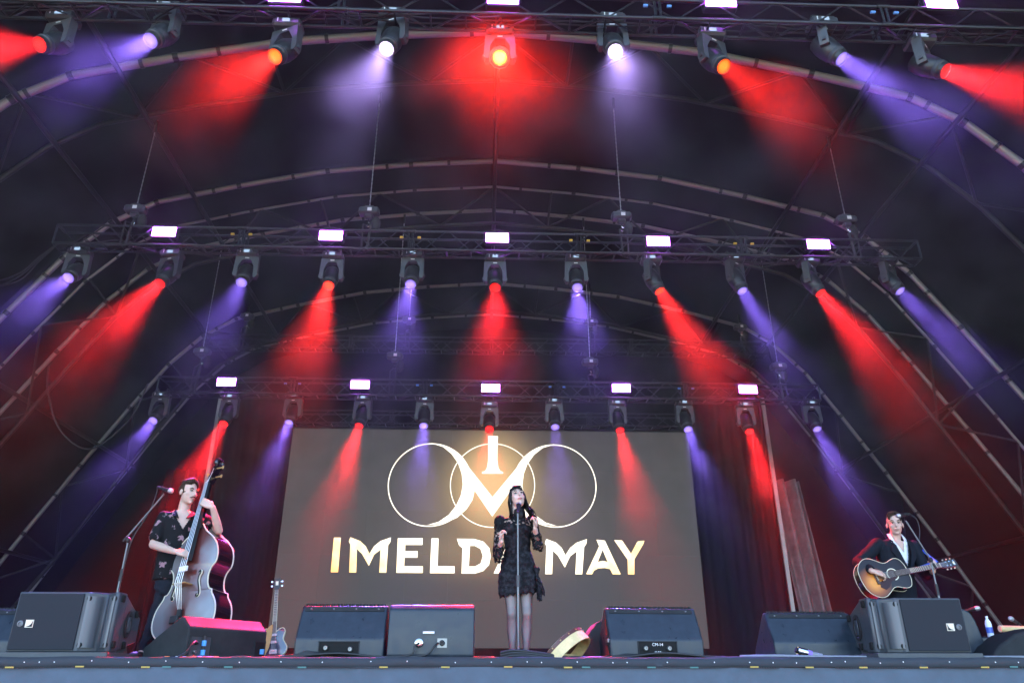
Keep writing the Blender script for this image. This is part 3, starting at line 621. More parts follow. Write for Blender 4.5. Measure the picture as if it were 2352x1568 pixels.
# low wedge lit red from above, beside the double bass, turned towards the player
R, wd, H = wedge('low black floor monitor with its top glowing red under the beam, before the double bass', 424, 600, 1436, 6.99, 1.0, 'low', 'wedge_side')
conn_panel(R, -wd/2+.135, .1, .22, .17, dark=False); socket(R, -wd/2+.08, .13, .016, -.012, 'rubber'); socket(R, -wd/2+.08, .06, .016)
conn_panel(R, wd/2-.08, .1, .12, .13)
for x, z in ((-wd/2+.16, .13), (-wd/2+.16, .055), (wd/2-.06, .08)):
    b = MB(); b.tube([(x, -.022, z-.022), (x, -.022, z+.022)], .02, 8); local('blue_tape', b, 'tape_blue', R)
b = MB(); b.tube([(-wd/2+.16, -.02, .005), (-wd/2+.16, -.02, .19)], .014, 8); local('loop_plug', b, 'rubber', R)
b = MB(); b.tube(curve([(-wd/2+.1, -.02, .13), (-wd/2+.02, -.07, .13), (-wd/2-.06, -.09, .05), (-wd/2-.12, -.08, .012)]), .011, 8); local('speaker_lead', b, 'cable', R)
# side-on wedge behind the drum
a = at(1370, 1505, 7.45)
R = thing('floor_monitor', 'grey floor monitor seen side-on behind the frame drum', 'monitor speaker', (a.x, 7.45, 0), 'floor monitors', 0)
b = MB(); b.prism([(-.23, 0), (-.23, .03), (.02, .33), (.1, .37), (.17, .35), (.17, 0)], 0, .5, Matrix.Rotation(PI/2, 4, 'X') @ Matrix.Scale(-1, 4, (0, 0, 1))); bevel(local('cabinet', b, 'wedge_side', R), .01)
b = MB(); b.box((.09, -.004, .1), (.09, .01, .16)); local('connector_panel', b, 'panel_metal', R, None)
# cabinet behind the right front speaker and a covered one at the right edge
a = at(2235, 1505, 7.6); zt = at(2230, 1399, 7.7).z
R = thing('side_cabinet', 'rounded blue-grey speaker cabinet behind the right front speaker', 'speaker', (a.x, 7.6, 0))
b = MB(); b.prism([(-.25, 0), (-.25, zt*.75), (-.2, zt-.02), (-.1, zt), (.02, zt), (.075, zt-.03), (.11, zt-.1), (.17, .06), (.16, 0)], 0, .5, Matrix.Rotation(PI/2, 4, 'X') @ Matrix.Scale(-1, 4, (0, 0, 1))); bevel(local('cabinet', b, 'wedge_paint', R), .02, 3)
a = at(2420, 1520, 7.2); zt = at(2400, 1440, 7.3).z
R = thing('covered_monitor', 'dark rounded speaker cover in the bottom right corner', 'speaker cover', (a.x, 7.25, 0))
b = MB(); b.prism([(-.55, 0), (-.42, zt*.45), (-.25, zt*.8), (0, zt), (.3, zt*1.02), (.5, 0)], 0, .4, Matrix.Rotation(PI/2, 4, 'X') @ Matrix.Scale(-1, 4, (0, 0, 1))); bevel(local('cover', b, 'wedge_side', R), .03, 3)

# ------------------------------------------------------------------ front-fill speakers on boards
mat('fill_paint', (.045, .052, .064), .42, var=(9, .15), bump=(200, .2, .0015)); mat('fill_grille', (.017, .02, .027), .7, spec=.25, bump=(500, .3, .001)); mat('horn', (.1, .108, .122), .38, .2)
mat('gold_mark', (.7, .62, .5), .4); mat('plywood', (.06, .065, .07), .6, var=(6, .3))
def front_fill(lb, xl, xr, ytop, Y, mir, rz, bx0, bx1):
    a, c = at(xl, 1500, Y), at(xr, 1500, Y); wd = c.x-a.x; z0 = .055
    H = at((xl+xr)/2, ytop, Y).z-z0; s = -1 if mir else 1
    R = thing('front_speaker', lb, 'speaker', ((a.x+c.x)/2, Y, z0), 'front fill speakers', rz)
    X = lambda t: s*(t-.5)*wd            # t: 0 grille end .. 1 horn end
    plan = [(0, 0), (.665, 0), (.70, .004), (.80, .10), (.825, .115), (.85, .10), (.955, .004), (.98, 0), (1, .02), (1, .16), (0, .16), (0, .012)]
    b = MB(); b.prism([(X(t), y) for t, y in plan], 0, H); bevel(local('cabinet', b, 'fill_paint', R), .012, 2)
    b = MB(); b.prism([(.155, .01), (.155, H-.01), (.52, H*.62), (.52, H*.2)], -wd/2+.004, wd/2-.004, RX90); bevel(local('rear_shell', b, 'fill_paint', R), .012, 2)
    b = MB(); b.box(((X(.02)+X(.655))/2, -.006, H/2), (abs(X(.655)-X(.02)), .014, H-.03)); bevel(local('grille', b, 'fill_grille', R), .005)
    for t0, t1 in ((.69, .795), (.86, .965)):            # the two curved horn flares
        y0, y1 = (.004, .098) if t0 < .8 else (.098, .004)
        b = MB(); n = 8; vs = []
        for k in range(n+1):
            t = k/n; yy = (y0+(y1-y0)*(t*t if y1 > y0 else 1-(1-t)**2))-.012
            vs += [(X(t0+(t1-t0)*t), yy, .035), (X(t0+(t1-t0)*t), yy, H-.035), (X(t0+(t1-t0)*t), yy+.006, .035), (X(t0+(t1-t0)*t), yy+.006, H-.035)]
        fs = []
        for k in range(n): q = k*4; fs += [(q, q+4, q+5, q+1), (q+2, q+3, q+7, q+6), (q+1, q+5, q+7, q+3), (q, q+2, q+6, q+4)]
        fs += [(0, 1, 3, 2), (n*4, n*4+2, n*4+3, n*4+1)]
        b.add(vs, fs); local('horn_flare', b, 'horn', R, 60)
    for t in (.705, .955):
        for z in (.055, H-.055):
            b = MB(); b.lathe([(.022, 0), (.022, .006), (.012, .006)], 12, Matrix.Translation((X(t), -.004+.006, z)) @ Matrix.Rotation(PI/2, 4, 'X')); local('corner_hole', b, 'hole', R)
    b = MB(); b.lathe([(.026, 0), (.026, .006), (.014, .008), (.013, .001)], 16, Matrix.Translation((X(.09), -.013, H*.46)) @ Matrix.Rotation(PI/2, 4, 'X')); local('port', b, 'horn', R)
    q = X(.18); b = MB(); b.box((q, -.016, H*.46), (.066, .006, .062)); local('badge', b, 'gold_mark', R, None)
    b = MB(); b.prism([(q-.027, H*.46-.025), (q+.027, H*.46-.025), (q+.027, H*.46+.024), (q+.018, H*.46-.002), (q+.002, H*.46-.017)] if s > 0 else [(q+.027, H*.46-.025), (q-.027, H*.46-.025), (q-.027, H*.46+.024), (q-.018, H*.46-.002), (q-.002, H*.46-.017)], .0195, .022, Matrix.Rotation(PI/2, 4, 'X')); local('badge_print', b, 'fill_grille', R, None)
    # inner side: oval handle and rigging plates
    xs = X(1)
    b = MB(); b.lathe([(.085, 0), (.085, .008), (.06, .01), (.055, -.0)], 20, Matrix.Translation((xs, .27, H*.48)) @ Matrix.Rotation(s*PI/2, 4, 'Y') @ Matrix.Diagonal((1.35, .8, 1, 1))); local('handle_dish', b, 'rubber', R)
    b = MB(); b.box((xs+s*.006, .27, H*.48), (.012, .05, .13), bev=.004); local('handle_grip', b, 'fill_paint', R)
    for y, z in ((.07, H-.05), (.4, H*.68), (.05, .06), (.25, H*.13)):
        b = MB(); b.box((xs+s*.008, y, z), (.02, .05, .06), bev=.006); local('rigging_plate', b, 'hole', R)
    # the sloping support and the board below
    b = MB(); b.prism([(.1, -.002), (.45, -.002), (.4, H*.2), (.2, H*.02)], -wd*.46, wd*.46, RX90); local('tilt_foot', b, 'plywood', R, None)
    p0, p1 = at(bx0, 1508, Y-.06), at(bx1, 1508, Y-.06)
    b = MB(); b.box(((p0.x+p1.x)/2, Y+.2, .0285), (p1.x-p0.x, .62, .045)); tag(bevel(b.build('speaker_board', M['plywood'], smooth=None), .004, 1), 'dark board under the %s front speaker' % ('right' if mir else 'left'), 'board', 'boards under the front speakers')
front_fill('large grey front speaker on a board at the lower left', 10, 248, 1358, 7.0, False, 0, -60, 250)
front_fill('large grey front speaker on a board at the lower right', 2013, 2234, 1372, 7.0, True, 0, 2012, 2252)

# ------------------------------------------------------------------ cables and small things on the stage edge
ED = 6.93
def ed(x, z, dy=0): p = at(x, 1510, ED+dy); return (p.x, ED+dy, z)
rr = random.Random(9)
for k in range(4):
    cable('black cable %s of the bundle along the left stage edge' % ['foremost', 'second', 'third', 'hindmost'][k], [ed(600+40*k, .012, .02*k), ed(700, .03+.01*k, .02*k), ed(780, .045-.006*k, .02*k), ed(870, .018, .02*k), ed(960+30*k, .012, .025*k), ed(1090+20*k, .012, .02*k)], .009)
for k in range(4):
    cable('black cable %s of the bundle along the right stage edge' % ['foremost', 'second', 'third', 'hindmost'][k], [ed(1340+30*k, .012, .02*k), ed(1440, .022+.006*k, .02*k), ed(1530, .05-.01*k, .02*k), ed(1640, .02, .02*k), ed(1780, .014, .02*k), ed(1950, .012, .025*k), ed(2010, .012, .03*k)], .009)
cable('thick pale grey cable lying along the stage edge at right', [ed(1700, .025, .06), ed(1780, .03, .05), ed(1850, .024, .04), ed(1990, .02, .05)], .013, 'cable_grey')
cable('pale grey cable running off the right corner of the stage', [ed(2260, .02, .03), ed(2330, .02, .02), ed(2420, .02, .02)], .014, 'cable_grey')
for k, (x0, x1, x2) in enumerate([(962, 940, 870), (1006, 975, 900)]):
    p = at(x0, 1478, 6.97)
    cable('%s lead plugged into the worn floor monitor' % ['left', 'right'][k], [(p.x, 6.975, .13), (p.x-.03, 6.93, .1), ed(x1, .03, -.01), ed(x2, .016, .0), ed(x2-70, .014, .01)], .008, grp='leads of the worn monitor')
for k in range(3): cable('black cable coil %s at the foot of the singer' % ['lowest', 'middle', 'topmost'][k], [ed(1150, .012+.02*k, .1), ed(1175, .03+.02*k, .06), ed(1215, .03+.016*k, .04), ed(1260, .012+.014*k, .08), ed(1310, .012, .12)], .012)
b = MB(); b.box((0, 0, .018), (.13, .08, .036), bev=.006); 
mat('pedal_red', (.5, .02, .03), .4); mat('orange', (.8, .18, .05), .6); mat('purple_tape', (.25, .15, .5), .5)
o = b.build('effect_pedal', M['pedal_red']); o.location = ed(1235, .0, .2); tag(o, 'small red pedal at the foot of the microphone stand', 'pedal')
b = MB(); b.box((0, 0, .012), (.1, .05, .024), bev=.005); o = b.build('orange_block', M['orange']); o.location = ed(1122, 0, .06); tag(o, 'small orange block on the stage edge left of the singer', 'block')
cols = ['orange', 'rubber', 'white_print', 'tape_blue', 'orange', 'orange', 'tape_blue', 'rubber', 'purple_tape', 'orange']
seen = {}
for k, cname in enumerate(cols):
    b = MB(); b.tube([(0, 0, 0), (.04, 0, 0)], .011, 8); o = b.build('cable_plug', M[cname]); o.location = ed(378+k*12.5, .011, .0)
    seen[cname] = seen.get(cname, 0)+1
    tag(o, '%s %s tape-marked plug in the row before the red-lit monitor, counted from the left' % (['first', 'second', 'third', 'fourth'][seen[cname]-1], {'orange': 'orange', 'rubber': 'black', 'white_print': 'white', 'tape_blue': 'blue', 'purple_tape': 'purple'}[cname]), 'plug', 'taped plugs on the stage edge')
R = thing('cable_connector', 'large silver multipin connector lying by the right floor monitor', 'connector', ed(1860, .045, .1))
b = MB(); b.tube([(-.1, 0, .03), (-.02, 0, .01)], .034, 14); local('shell', b, 'chrome', R); b = MB(); b.tube([(-.02, 0, .01), (.02, 0, 0)], .03, 14); local('tape_band', b, 'purple_tape', R)
b = MB(); b.tube([(.02, 0, 0), (.11, 0, -.018)], .024, 12); local('boot', b, 'cable_grey', R); b = MB(); b.tube([(-.115, 0, .036), (-.1, 0, .03)], .024, 12); local('pin_face', b, 'hole', R)
b = MB(); b.box((0, 0, .008), (.1, .04, .016)); o = b.build('yellow_tag', M['tape_yellow']); o.location = ed(1845, .0, .06); tag(o, 'yellow tag under the silver connector', 'tag')
for k in range(6):
    x0 = [560, 690, 1120, 1330, 1660, 2255][k]
    cable('thin black lead %s trailing on the stage edge' % ['left of the blue bass guitar', 'before the left floor monitor', 'left of the singer', 'before the frame drum', 'right of the right floor monitor', 'right of the right front speaker'][k], [ed(x0-40, .008, .02), ed(x0-10, .02, -.01), ed(x0+25, .008, -.035), ed(x0+45, -.004, -.075), ed(x0+70, .008, -.03), ed(x0+110, .01, .03)], .0065)
# frame drum
mat('drum_wood', (.72, .54, .27), .45, var=(12, .2)); mat('drum_rim', (.1, .035, .03), .4); mat('drum_skin', (.75, .68, .52), .6, var=(6, .15)); mat('brass', (.7, .5, .2), .3, .9)
c0 = at(1300, 1508, 7.22); ax = Vector((-.62, .3, .72)).normalized()
R = thing('frame_drum', 'wooden frame drum leaning on the side-on monitor right of the singer', 'drum', (c0.x, c0.y, 0))
q = Matrix.Translation((0, 0, .055)) @ ax.to_track_quat('Z', 'Y').to_matrix().to_4x4()
def ringmesh(r0, r1, z0, z1, n=48):
    b = MB(); vs = []
    for k in range(n):
        th = 2*PI*k/n; cx_, sx_ = math.cos(th), math.sin(th); vs += [(r0*cx_, r0*sx_, z0), (r1*cx_, r1*sx_, z0), (r1*cx_, r1*sx_, z1), (r0*cx_, r0*sx_, z1)]
    for k in range(n):
        p, s2 = k*4, ((k+1) % n)*4; b_ = [(p+i, p+(i+1) % 4, s2+(i+1) % 4, s2+i) for i in range(4)]; b.f += b_; b.mi += [0]*4
    b.v = vs; return b
for nm, bb, mm in (('shell', ringmesh(.232, .245, -.06, .03), 'drum_wood'), ('rim_band', ringmesh(.236, .248, .032, .062), 'drum_rim')):
    o = local(nm, bb, mm, R, 50); o.matrix_basis = q
b = MB(); b.lathe([(.001, .064), (.243, .064), (.246, .06), (.001, .06)], 40); o = local('skin', b, 'drum_skin', R); o.matrix_basis = q
b = MB(); b.box((0, 0, -.03), (.45, .03, .02)); o = local('cross_bar', b, 'drum_wood', R); o.matrix_basis = q
for k in range(16):
    b = MB(); th = 2*PI*k/16; b.ell((.249*math.cos(th), .249*math.sin(th), .045), (.007, .007, .007), 8, 5); o = local('tack', b, 'brass', R); o.matrix_basis = q

# ------------------------------------------------------------------ microphones and stands
mat('stand_steel', (.16, .17, .18), .4, .6); mat('mic_ball', (.55, .56, .58), .4, .7, bump=(500, .6, .002)); mat('mic_body', (.02, .02, .022), .35)
def microphone(lb, ball, tail, grp='microphones', red=False):
    bl, tl = Vector(ball), Vector(tail); d = (tl-bl).normalized(); L_ = (tl-bl).length
    R = thing('microphone', lb, 'microphone', tl, grp)
    q = Matrix.Translation(bl) @ d.to_track_quat('Z', 'Y').to_matrix().to_4x4()
    b = MB(); b.lathe([(.004, -.028), (.018, -.024), (.026, -.006), (.027, .006), (.024, .022)], 14, q); b.build('grille_ball', M['mic_ball'], R)
    b = MB(); b.lathe([(.0265, .018), (.0265, .03), (.022, .04), (.012, L_)], 12, q); b.build('body', M['mic_body'], R)
    b = MB(); b.tube([bl+d*.1, bl+d*.13], .019, 8); b.build('clip', M['rubber'], R)
sx_, sy_ = at(1190, 1400, 7.72).x, 7.72
R = thing('microphone_stand', 'straight dark microphone stand before the singer', 'mic stand', (sx_, sy_, 0), 'microphone stands')
b = MB(); b.lathe([(.13, 0), (.13, .012), (.05, .022), (.014, .03)], 24, Matrix.Translation((sx_, sy_, 0))); b.build('round_base', M['stand_steel'], R)
ztip = at(1190, 1172, sy_).z; zg = at(1190, 1335, sy_).z
bar('lower_tube', (sx_, sy_, .02), (sx_, sy_, zg), .0125, M['stand_steel'], R); bar('upper_tube', (sx_, sy_, zg), (sx_, sy_, ztip), .0095, M['stand_steel'], R)
bar('grip_clutch', (sx_, sy_, zg-.05), (sx_, sy_, zg+.06), .02, M['plastic_grey'], R)
microphone('silver-headed microphone at the lips of the singer', at(1191.5, 1158, 7.74), at(1189.5, 1176, 7.6))
def boom_stand(lb, foot, clutch, tail, tip, Y, mat_='stand_steel'):
    f, c, t, e = (at(*foot, Y) if len(foot) == 2 else Vector(foot)), at(*clutch, Y), at(*tail, Y), at(*tip, Y)
    c = Vector((f.x, Y, c.z))
    R = thing('microphone_stand', lb, 'mic stand', (f.x, Y, 0), 'microphone stands')
    bar('lower_tube', (f.x, Y, .02), (f.x, Y, c.z*.7), .014, M[mat_], R); bar('upper_tube', (f.x, Y, c.z*.7), c, .010, M[mat_], R)
    bar('grip_clutch', (f.x, Y, c.z*.7-.06), (f.x, Y, c.z*.7+.06), .019, M['rubber'], R)
    bar('boom_arm', t, e, .009, M[mat_], R); b = MB(); b.ell(c, (.025, .03, .03)); b.build('boom_clutch', M['rubber'], R); bar('boom_handle', t, t.lerp(e, .1), .014, M['rubber'], R)
    for k in range(3):
        th = 2*PI*k/3+.5; bar('leg', (f.x, Y, .14), (f.x+.32*math.cos(th), Y+.32*math.sin(th), .015), .009, M['rubber'], R)
    return R
boom_stand('boom microphone stand left of the bass player', (271, 1355), (301, 1240), (283, 1243), (377, 1134), 8.0)
microphone('microphone on a boom beside the head of the bass player', at(392, 1127, 7.97), at(362, 1118, 8.03))
cable('thin cable drooping from the microphone of the bass player', [at(362, 1118, 8.04), at(357, 1140, 8.05), at(345, 1170, 8.03), at(330, 1195, 8.0), at(303, 1240, 7.98), at(285, 1300, 7.98), at(272, 1355, 7.98)], .006)
boom_stand('boom microphone stand before the guitarist', (2156, 1369), (2136, 1285), (2150, 1304), (2080, 1195), 8.55)
microphone('silver-headed microphone beside the forehead of the guitarist', at(2063, 1184, 8.53), at(2090, 1180, 8.57))
cable('thin cable curving from the microphone of the guitarist', [at(2090, 1180, 8.58), at(2105, 1192, 8.6), at(2112, 1215, 8.6), at(2111, 1240, 8.58), at(2110, 1250, 8.56)], .006)

# ------------------------------------------------------------------ instruments
def outline(pts, n=5): # (y, halfwidth) right-hand list -> smoothed
    P = curve([(w_, y, 0) for y, w_ in pts], n); return [(p.x, p.y) for p in P]
def frame(u, nrm, o):
    u = Vector(u).normalized(); nrm = Vector(nrm); nrm = (nrm-u*nrm.dot(u)).normalized(); x = u.cross(nrm)
    return Matrix(((x.x, u.x, nrm.x, o[0]), (x.y, u.y, nrm.y, o[1]), (x.z, u.z, nrm.z, o[2]), (0, 0, 0, 1)))
def body_mesh(R, T, right, thick, arch, m_top, m_rib, m_bind, bind_r):
    """arched front and back plates, ribs and binding from a half outline"""
    ys = [p[1] for p in right]; ring = right+[(-x, y) for x, y in right[::-1]]
    for nm, sg, mm in (('front_plate', 1, m_top), ('back_plate', -1, m_rib)):
        b = MB(); k = 13; vs = []
        for (w_, y) in right:
            yy = min(1, (y-ys[0])/(.3*(ys[-1]-ys[0]))); yy2 = min(1, (ys[-1]-y)/(.3*(ys[-1]-ys[0]))); e_ = min(1, math.sin(PI/2*min(yy, 1))*math.sin(PI/2*min(yy2, 1))+.0)
            for i in range(k):
                t = -1+2*i/(k-1); vs.append(T @ Vector((w_*t, y, sg*(thick/2+arch*e_*(1-t*t)**1.3))))
        n = len(right); b.add(vs, [(j*k+i, j*k+i+1, (j+1)*k+i+1, (j+1)*k+i) for j in range(n-1) for i in range(k-1)]); b.build(nm, M[mm], R, smooth=60)
    b = MB(); n = len(ring); b.add([T @ Vector((x, y, -thick/2)) for x, y in ring]+[T @ Vector((x, y, thick/2)) for x, y in ring], [(i, (i+1) % n, n+(i+1) % n, n+i) for i in range(n)]); b.build('ribs', M[m_rib], R, smooth=50)
    for sg in (1, -1):
        b = MB(); b.tube([T @ Vector((x, y, sg*thick/2)) for x, y in ring]+[T @ Vector((ring[0][0], ring[0][1], sg*thick/2))], bind_r, 6); b.build('binding', M[m_bind], R, smooth=60)
def tbox(R, T, nm, c, d, m, bev=0.): b = MB(); b.box(c, d, bev=bev); b.v = [tuple(T @ Vector(v)) for v in b.v]; return b.build(nm, M[m], R)
def ttube(R, T, nm, pts, r, m, n=8): b = MB(); b.tube([T @ Vector(p) for p in pts], r, n); return b.build(nm, M[m], R, smooth=60)

# double bass
m = mat('bass_front', (.3, .3, .31), .25, .1, coat=.3); nn, ll, bs = nodes(m)
geo = nn.new('ShaderNodeNewGeometry'); nz = nn.new('ShaderNodeTexNoise'); nz.inputs['Scale'].default_value = 2.6; ll.new(geo.outputs['Position'], nz.inputs['Vector'])
bsub = nn.new('ShaderNodeVectorMath'); bsub.operation = 'SUBTRACT'; ll.new(geo.outputs['Position'], bsub.inputs[0]); bdot = nn.new('ShaderNodeVectorMath'); bdot.operation = 'DOT_PRODUCT'; ll.new(bsub.outputs[0], bdot.inputs[0])
ab = nn.new('ShaderNodeMath'); ab.operation = 'ABSOLUTE'; ll.new(bdot.outputs['Value'], ab.inputs[0]); ma = nn.new('ShaderNodeMath'); ma.operation = 'MULTIPLY_ADD'; ll.new(ab.outputs[0], ma.inputs[0]); ma.inputs[1].default_value = 1.6; ll.new(nz.outputs[0], ma.inputs[2])
cr = nn.new('ShaderNodeValToRGB'); ll.new(ma.outputs[0], cr.inputs[0]); cr.color_ramp.elements[0].position = .6; cr.color_ramp.elements[0].color = (.11, .03, .026, 1); cr.color_ramp.elements[1].position = .95; cr.color_ramp.elements[1].color = (.19, .195, .205, 1); ll.new(cr.outputs[0], bs.inputs['Base Color'])
mat('bass_back', (.012, .006, .01), .12, coat=1.); mat('binding', (.62, .57, .44), .5); mat('ebony', (.012, .012, .013), .3); mat('string', (.75, .75, .76), .3, .6); mat('maple', (.35, .2, .08), .4)
br, nu = at(431, 1345, 7.86), at(478, 1106, 8.02)
u = (nu-br).normalized(); sc = (nu-br).length/1.06
T = frame(u, (-.42, -.9, .05), br-u*.52*sc) @ Matrix.Scale(sc, 4)
T = T @ Matrix.Translation((0, 0, -.13)) @ Matrix.Diagonal((1.12, 1, 1.1, 1))
bsub.inputs[1].default_value = T @ Vector((.03, .5, 0)); bdot.inputs[1].default_value = (T.to_3x3() @ Vector((1, 0, 0))).normalized()
DB = thing('double_bass', 'silver-grey double bass with cream edging held upright by the bass player', 'double bass', T @ Vector((0, -.08, 0)))
right = [(0, 0)]; ol = outline([(.0, .001), (.012, .13), (.06, .24), (.14, .315), (.24, .335), (.34, .315), (.425, .265), (.455, .258)], 4)[:-1]
ol += outline([(.46, .256), (.475, .225), (.53, .2), (.6, .192), (.66, .205), (.70, .232), (.712, .246)], 4)[:-1]
ol += outline([(.716, .246), (.76, .255), (.83, .25), (.91, .22), (.99, .155), (1.05, .085), (1.1, .045), (1.13, .03)], 4)
body_mesh(DB, T, ol, .2, .035, 'bass_front', 'bass_back', 'binding', .0075)
zf = .1
def strip(nm, pts, m_):  # fingerboard-like tapered slab: (y, halfw, z0, z1)
    b = MB(); vs = []
    for y, hw, z0, z1 in pts: vs += [T @ Vector((-hw, y, z0)), T @ Vector((hw, y, z0)), T @ Vector((hw*.8, y, z1)), T @ Vector((-hw*.8, y, z1))]
    fs = [(0, 1, 2, 3)[::-1], tuple(4*(len(pts)-1)+i for i in range(4))]
    for k in range(len(pts)-1): fs += [(4*k+i, 4*k+(i+1) % 4, 4*k+4+(i+1) % 4, 4*k+4+i) for i in range(4)]
    b.add(vs, fs); return b.build(nm, M[m_], DB)
strip('fingerboard', [(.74, .046, zf+.075, zf+.105), (1.1, .038, zf+.045, zf+.07), (1.57, .023, zf+.01, zf+.03)], 'ebony')
strip('neck', [(1.08, .03, zf-.09, zf+.05), (1.16, .024, zf-.0, zf+.045), (1.57, .02, zf-.02, zf+.012)], 'bass_back')
strip('peg_box', [(1.56, .022, zf-.035, zf+.02), (1.66, .026, zf-.06, zf+.0), (1.76, .022, zf-.09, zf-.03), (1.8, .02, zf-.09, zf-.04)], 'bass_back')
b = MB(); sp_ = []
for k in range(34): th = k/33*4.2*PI/1.5; rr_ = .055*(1-k/44); sp_.append(T @ Vector((0, 1.82+rr_*math.cos(th+PI), zf-.07+rr_*math.sin(th+PI))))
b.tube(sp_, [.03*(1-k/70) for k in range(34)], 8); b.build('scroll', M['bass_back'], DB, smooth=60)
for i, y in enumerate((1.6, 1.65, 1.7, 1.75)):
    s = 1 if i % 2 else -1
    ttube(DB, T, 'tuner', [(0, y, zf-.04), (s*.06, y, zf-.045), (s*.075, y, zf-.045)], .007, 'brass', 6); tbox(DB, T, 'tuner_key', (s*.085, y, zf-.045), (.02, .035, .012), 'brass', .004)
tbox(DB, T, 'bridge', (0, .52, zf+.08), (.14, .015, .1), 'maple', .005)
tbox(DB, T, 'pickup', (.0, .66, zf+.105), (.09, .05, .02), 'white_print', .004)
b = MB(); b.prism([(-.02, .3), (.02, .3), (.03, .1), (.02, .07), (-.02, .07), (-.03, .1)], zf+.04, zf+.06, T); b.build('tailpiece', M['ebony'], DB)
for i in range(4):
    x = -.033+.022*i; ttube(DB, T, 'string', [(x*.6, .29, zf+.056), (x, .52, zf+.132), (x*.45, 1.57, zf+.036), (x*.3, 1.62+.04*i, zf-.01)], .0028, 'string', 5)
for s in (-1, 1):
    pts = [(.118, .63, 0), (.132, .645, 0), (.14, .625, 0), (.128, .6, 0), (.125, .56, 0), (.135, .52, 0), (.148, .47, 0), (.155, .43, 0), (.145, .405, 0), (.13, .41, 0), (.136, .43, 0)]
    cv = curve([(s*(x-.005), y, zf+.021 if x > .14 else zf+.026) for x, y, _ in pts], 4)
    ttube(DB, T, 'f_hole_edge', cv, .012, 'binding', 8); ttube(DB, T, 'f_hole', [(x, y, z+.006) for x, y, z in cv], .0085, 'hole', 8)
ttube(DB, T, 'endpin', [(0, 0, 0), (0, -.1, 0)], .008, 'chrome'); tbox(DB, T, 'pickup_box', (-.015, .2, zf+.08), (.085, .07, .03), 'rubber', .006)

# acoustic guitar
m = mat('sunburst', (.4, .15, .03), .3, coat=.1, spec=.35); nn, ll, bs = nodes(m)
geo = nn.new('ShaderNodeTexCoord'); mp = nn.new('ShaderNodeVectorMath'); mp.operation = 'LENGTH'
sub = nn.new('ShaderNodeVectorMath'); sub.operation = 'SUBTRACT'; mulv = nn.new('ShaderNodeVectorMath'); mulv.operation = 'MULTIPLY'
ll.new(geo.outputs['Object'], sub.inputs[0]); ll.new(sub.outputs[0], mulv.inputs[0]); ll.new(mulv.outputs[0], mp.inputs[0])
cr = nn.new('ShaderNodeValToRGB'); ll.new(mp.outputs['Value'], cr.inputs[0]); ll.new(cr.outputs[0], bs.inputs['Base Color'])
cr.color_ramp.elements[0].position = .15; cr.color_ramp.elements[0].color = (.72, .26, .035, 1); cr.color_ramp.elements[1].position = .72; cr.color_ramp.elements[1].color = (.012, .006, .005, 1)
e1 = cr.color_ramp.elements.new(.45); e1.color = (.3, .075, .012, 1)
mat('guitar_dark', (.012, .006, .005), .2, coat=.3); mat('rosewood', (.07, .03, .018), .4); mat('cream', (.75, .68, .5), .45); mat('tortoise', (.035, .008, .008), .35, spec=.3)
g0, g1 = at(1978, 1332, 8.72), at(2196, 1291, 8.78); u = (g1-g0).normalized(); sc = (g1-g0).length/1.03
T = frame(u, (-.12, -1, .22), g0) @ Matrix.Scale(sc, 4) @ Matrix.Translation((0, 0, -.05))
AG = thing('acoustic_guitar', 'sunburst acoustic guitar with cream edging held by the guitarist', 'guitar', T @ Vector((0, .25, 0)))
cc = T @ Vector((.05, .12, .05)); sub.inputs[1].default_value = cc; mulv.inputs[1].default_value = (3.7, 3.7, 3.7)
ol = outline([(.0, .001), (.012, .09), (.05, .15), (.11, .188), (.17, .19), (.23, .16), (.285, .125), (.33, .122), (.38, .14), (.43, .148), (.47, .13), (.495, .08), (.502, .03)], 4)
body_mesh(AG, T, ol, .1, .004, 'sunburst', 'guitar_dark', 'cream', .004)
def disc(R, T, nm, c, r0, r1, m, n=32):
    b = MB(); vs = []
    for k in range(n): th = 2*PI*k/n; vs += [T @ Vector((c[0]+r0*math.cos(th), c[1]+r0*math.sin(th), c[2])), T @ Vector((c[0]+r1*math.cos(th), c[1]+r1*math.sin(th), c[2]))]
    b.add(vs, [(2*k, 2*k+1, (2*k+3) % (2*n), (2*k+2) % (2*n)) for k in range(n)]); return b.build(nm, M[m], R, smooth=None)
disc(AG, T, 'sound_hole', (0, .335, .0548), .001, .052, 'rosewood'); disc(AG, T, 'rosette', (0, .335, .0556), .051, .059, 'cream')
b = MB(); b.prism([(.03, .36), (.06, .33), (.06, .29), (.11, .25), (.13, .2), (.1, .16), (.05, .17), (.03, .24)], .0545, .0562, T); b.build('pickguard', M['tortoise'], AG)
tbox(AG, T, 'bridge', (0, .155, .06), (.14, .03, .012), 'rosewood', .003); tbox(AG, T, 'saddle', (0, .16, .067), (.07, .005, .006), 'cream')
b = MB(); b.prism([(-.028, .36), (.028, .36), (.022, .84), (-.022, .84)], .058, .066, T); b.build('fingerboard', M['rosewood'], AG)
b = MB(); b.prism([(-.024, .49), (.024, .49), (.02, .85), (-.02, .85)], .03, .058, T); b.build('neck', M['guitar_dark'], AG)
tbox(AG, T, 'neck_heel', (0, .51, .02), (.05, .06, .08), 'guitar_dark', .01)
for k in range(14):
    y = .84-.48*(1-.5**((k+1)/9.)); tbox(AG, T, 'fret', (0, y, .0665), (.046, .0045, .003), 'cream')
b = MB(); b.prism([(-.024, .85), (.024, .85), (.034, .9), (.034, 1.02), (.012, 1.03), (-.012, 1.03), (-.034, 1.02), (-.034, .9)], .04, .056, T); b.build('headstock', M['guitar_dark'], AG); tbox(AG, T, 'nut', (0, .845, .066), (.044, .008, .008), 'cream')
